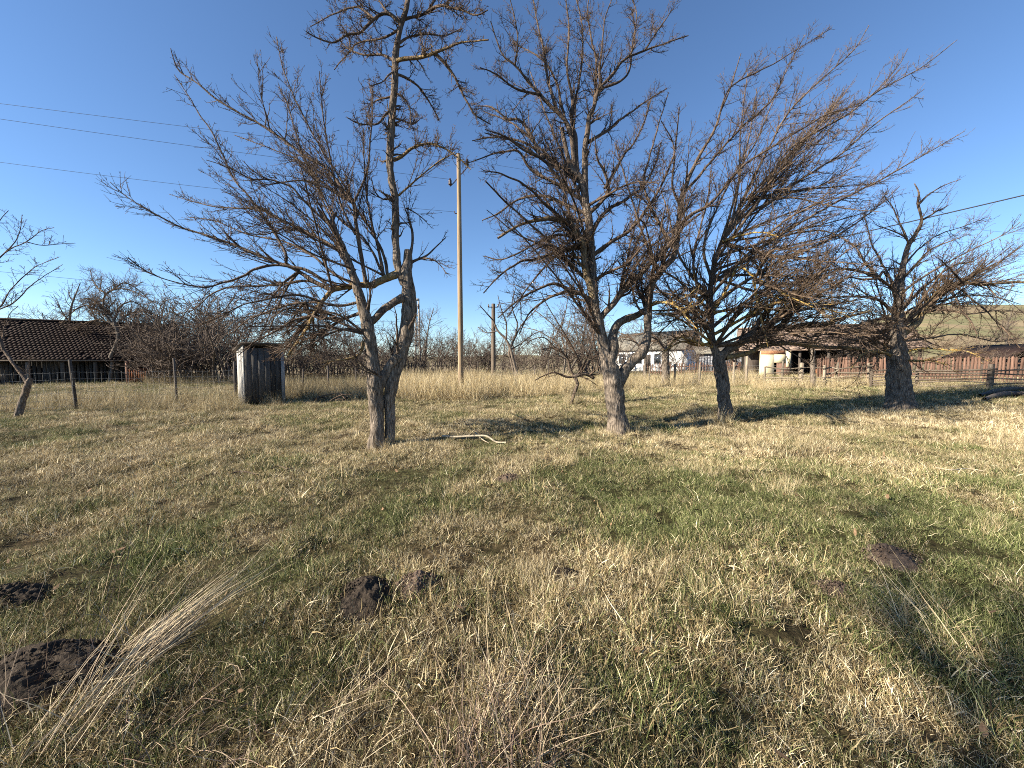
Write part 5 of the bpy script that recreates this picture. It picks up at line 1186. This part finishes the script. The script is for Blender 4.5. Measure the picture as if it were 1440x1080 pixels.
strip(795, 812, 13.4, 14.2, 12, (0.45, 0.75)); strip(895, 1080, 20, 27, 360, (0.45, 1.0), (0.92, 1), (0.95, 1.4)); strip(1060, 1260, 17.4, 19.5, 260, (0.35, 0.8), (0.92, 1), (0.95, 1.4)); strip(1240, 1460, 14.5, 17, 160, (0.3, 0.6), (0.85, 1))
strip(525, 640, 24, 38, 260, (0.6, 1.1), (0.9, 1), (0.7, 1.1)); strip(200, 340, 24, 27, 120, (0.5, 1.0), (0.9, 1), (0.5, 0.9))
for (px_, py_, n_, sp_, s_) in [(1095, 622, 12, 0.5, .42), (1130, 630, 8, 0.4, .36), (985, 668, 8, 0.35, .33), (1110, 690, 9, 0.35, .30), (1428, 632, 14, 0.6, .45), (928, 624, 4, 0.1, .4), (720, 820, 9, 0.28, .26), (780, 840, 8, 0.3, .24), (655, 735, 6, 0.3, .24), (1020, 596, 6, 0.3, .5), (540, 630, 4, 0.3, .3), (870, 615, 5, 0.3, .3), (520, 624, 6, .25, .3), (556, 626, 5, .25, .28), (850, 606, 5, .25, .3), (890, 606, 5, .25, .3), (1006, 588, 6, .3, .38), (1036, 586, 6, .3, .38), (1240, 574, 7, .3, .4), (1292, 576, 7, .3, .4), (1390, 745, 8, 0.3, .22), (1240, 870, 8, 0.3, .2), (930, 800, 10, 0.3, .22), (980, 850, 8, .3, .2), (640, 690, 6, .3, .25), (720, 650, 10, .5, .28), (820, 655, 8, .4, .26)]:
    c, d_ = gp(px_, py_); TX.append(c[0] + grng.normal(0, sp_ * .6, n_)); TY.append(c[1] + grng.normal(0, sp_ * .35, n_)); TS.append(s_ * grng.uniform(.75, 1.25, n_)); TD.append(grng.uniform(.85, 1, n_)); TT.append(grng.uniform(.9, 1.35, n_))
X = np.concatenate(TX); Y = np.concatenate(TY); S = np.concatenate(TS)
scatter('tall_dry_grass', np.stack([X, Y, gz(X, Y) - 0.01], 1), grng.uniform(0, 6.28, len(X)), grng.normal(0, 0.14, (len(X), 2)), S, grng.integers(0, 8, len(X)), np.concatenate(TD), np.concatenate(TT), C_tall, M_grass)

# the big foreground tufts of stalks, each a thing
def stalks(label, base_px, n, rad_, L, lean_px, w, m, seed, elev=(40, 60), azs=0.18, droop=0.03, heads=True):
    c, d = gp(*base_px); rng = np.random.default_rng(seed); tgt = np.array([lean_px[0] - base_px[0], base_px[1] - lean_px[1]], float)
    az = lean_px[2] if len(lean_px) > 2 else (0.25 if tgt[0] > 0 else math.pi - 0.25)
    V, Q, a1, a2 = blades(n, rng, rad_, L, elev, w, droop, seg=8, wander=0.05, az=az, azs=azs)
    Vs, Qs, A = [V], [Q], [a2]; o = len(V)
    V, Q, a1, a2 = blades(n * 2, rng, rad_ * 1.3, (L[0] * 0.25, L[1] * 0.5), (5, 60), w, 0.14, seg=5, wander=0.18); Vs.append(V); Qs.append(Q + o); A.append(a2)
    V = np.concatenate(Vs); V[:, 2] += gz(c[0] + V[:, 0] * 0.5, c[1] + V[:, 1] * 0.5) - c[2]
    o = link('dry_grass_clump', make_mesh('dry_grass_clump', V, [np.concatenate(Qs)], m, {'shade': np.concatenate(A)}), None, c); tag(o, label, 'dry grass'); return o
stalks('pale bundle of long dry grass leaning right from the lower left', (185, 925), 80, 0.14, (0.4, 0.85), (335, 775, 0.62), (.0024, .0048), M_stalkpale, 1, (30, 43), 0.11)
stalks('loose tall stalks leaning right at the bottom left corner', (85, 1045), 34, 0.16, (0.4, 0.9), (160, 860, 0.9), (.0022, .004), M_stalkpale, 2, (38, 58), 0.2)
stalks('thin upright dry stalks at the left edge by the largest molehill', (62, 985), 14, 0.16, (0.5, 0.85), (75, 760, 0.4), (.0022, .004), M_stalk, 3, (66, 84), 0.9)
stalks('upright purplish dry stalks at the bottom centre', (690, 1085), 110, 0.19, (0.2, 0.58), (690, 880, 1.2), (.002, .0036), M_stalk, 4, (38, 86), 1.6, 0.06)
stalks('paler upright stalks right beside the purplish ones at the bottom', (745, 1000), 60, 0.2, (0.15, 0.5), (735, 850, 1.4), (.002, .0036), M_stalkpale, 5, (35, 84), 1.6, 0.06)
stalks('flattened dry stalks fanned out at the bottom left of centre', (470, 1040), 70, 0.3, (0.15, 0.5), (560, 980, 0.6), (.0022, .004), M_stalkpale, 6, (8, 34), 0.7)
stalks('flattened brown stalks along the bottom left edge', (250, 1055), 80, 0.3, (0.15, 0.5), (330, 990, 0.5), (.0025, .0045), M_stalk, 7, (8, 30), 0.7)
stalks('dry stalks bent over at the right edge in the shade', (1330, 905), 42, 0.24, (0.25, 0.5), (1380, 800, 2.3), (.0022, .004), M_straw, 8, (20, 60), 0.6)
stalks('pair of fine dry stems standing in the straw at left of centre', (150, 840), 8, 0.2, (0.4, 0.75), (200, 740, 0.7), (.002, .0035), M_stalk, 9, (55, 75), 0.5)

# dead leaves scattered on the grass
k = 200; y = np.sqrt(grng.uniform(1.0, 49, k)); x = grng.uniform(-1.4, 1.6, k) * y; s = grng.uniform(0.014, 0.032, k)
lv = np.array([[-1, 0, 0.1], [-0.3, -0.45, 0.0], [0.5, -0.35, 0.06], [1, 0, 0.25], [0.5, 0.35, 0.0], [-0.3, 0.45, 0.1]]); an = grng.uniform(0, 6.28, k); V = np.empty((k, 6, 3))
tl = grng.normal(0, 0.5, (k, 2)); V[:, :, 0] = lv[:, 0] * np.cos(an)[:, None] - lv[:, 1] * np.sin(an)[:, None]; V[:, :, 1] = lv[:, 0] * np.sin(an)[:, None] + lv[:, 1] * np.cos(an)[:, None]; V[:, :, 2] = lv[:, 2] + V[:, :, 0] * tl[:, :1] + V[:, :, 1] * tl[:, 1:]
V = V * s[:, None, None] + np.stack([x, y, gz(x, y) + grng.uniform(0.03, 0.07, k)], 1)[:, None]
link('dead_leaves', make_mesh('dead_leaves', V.reshape(-1, 3), [np.arange(k * 6).reshape(k, 6)], M_leaf), kind='stuff')
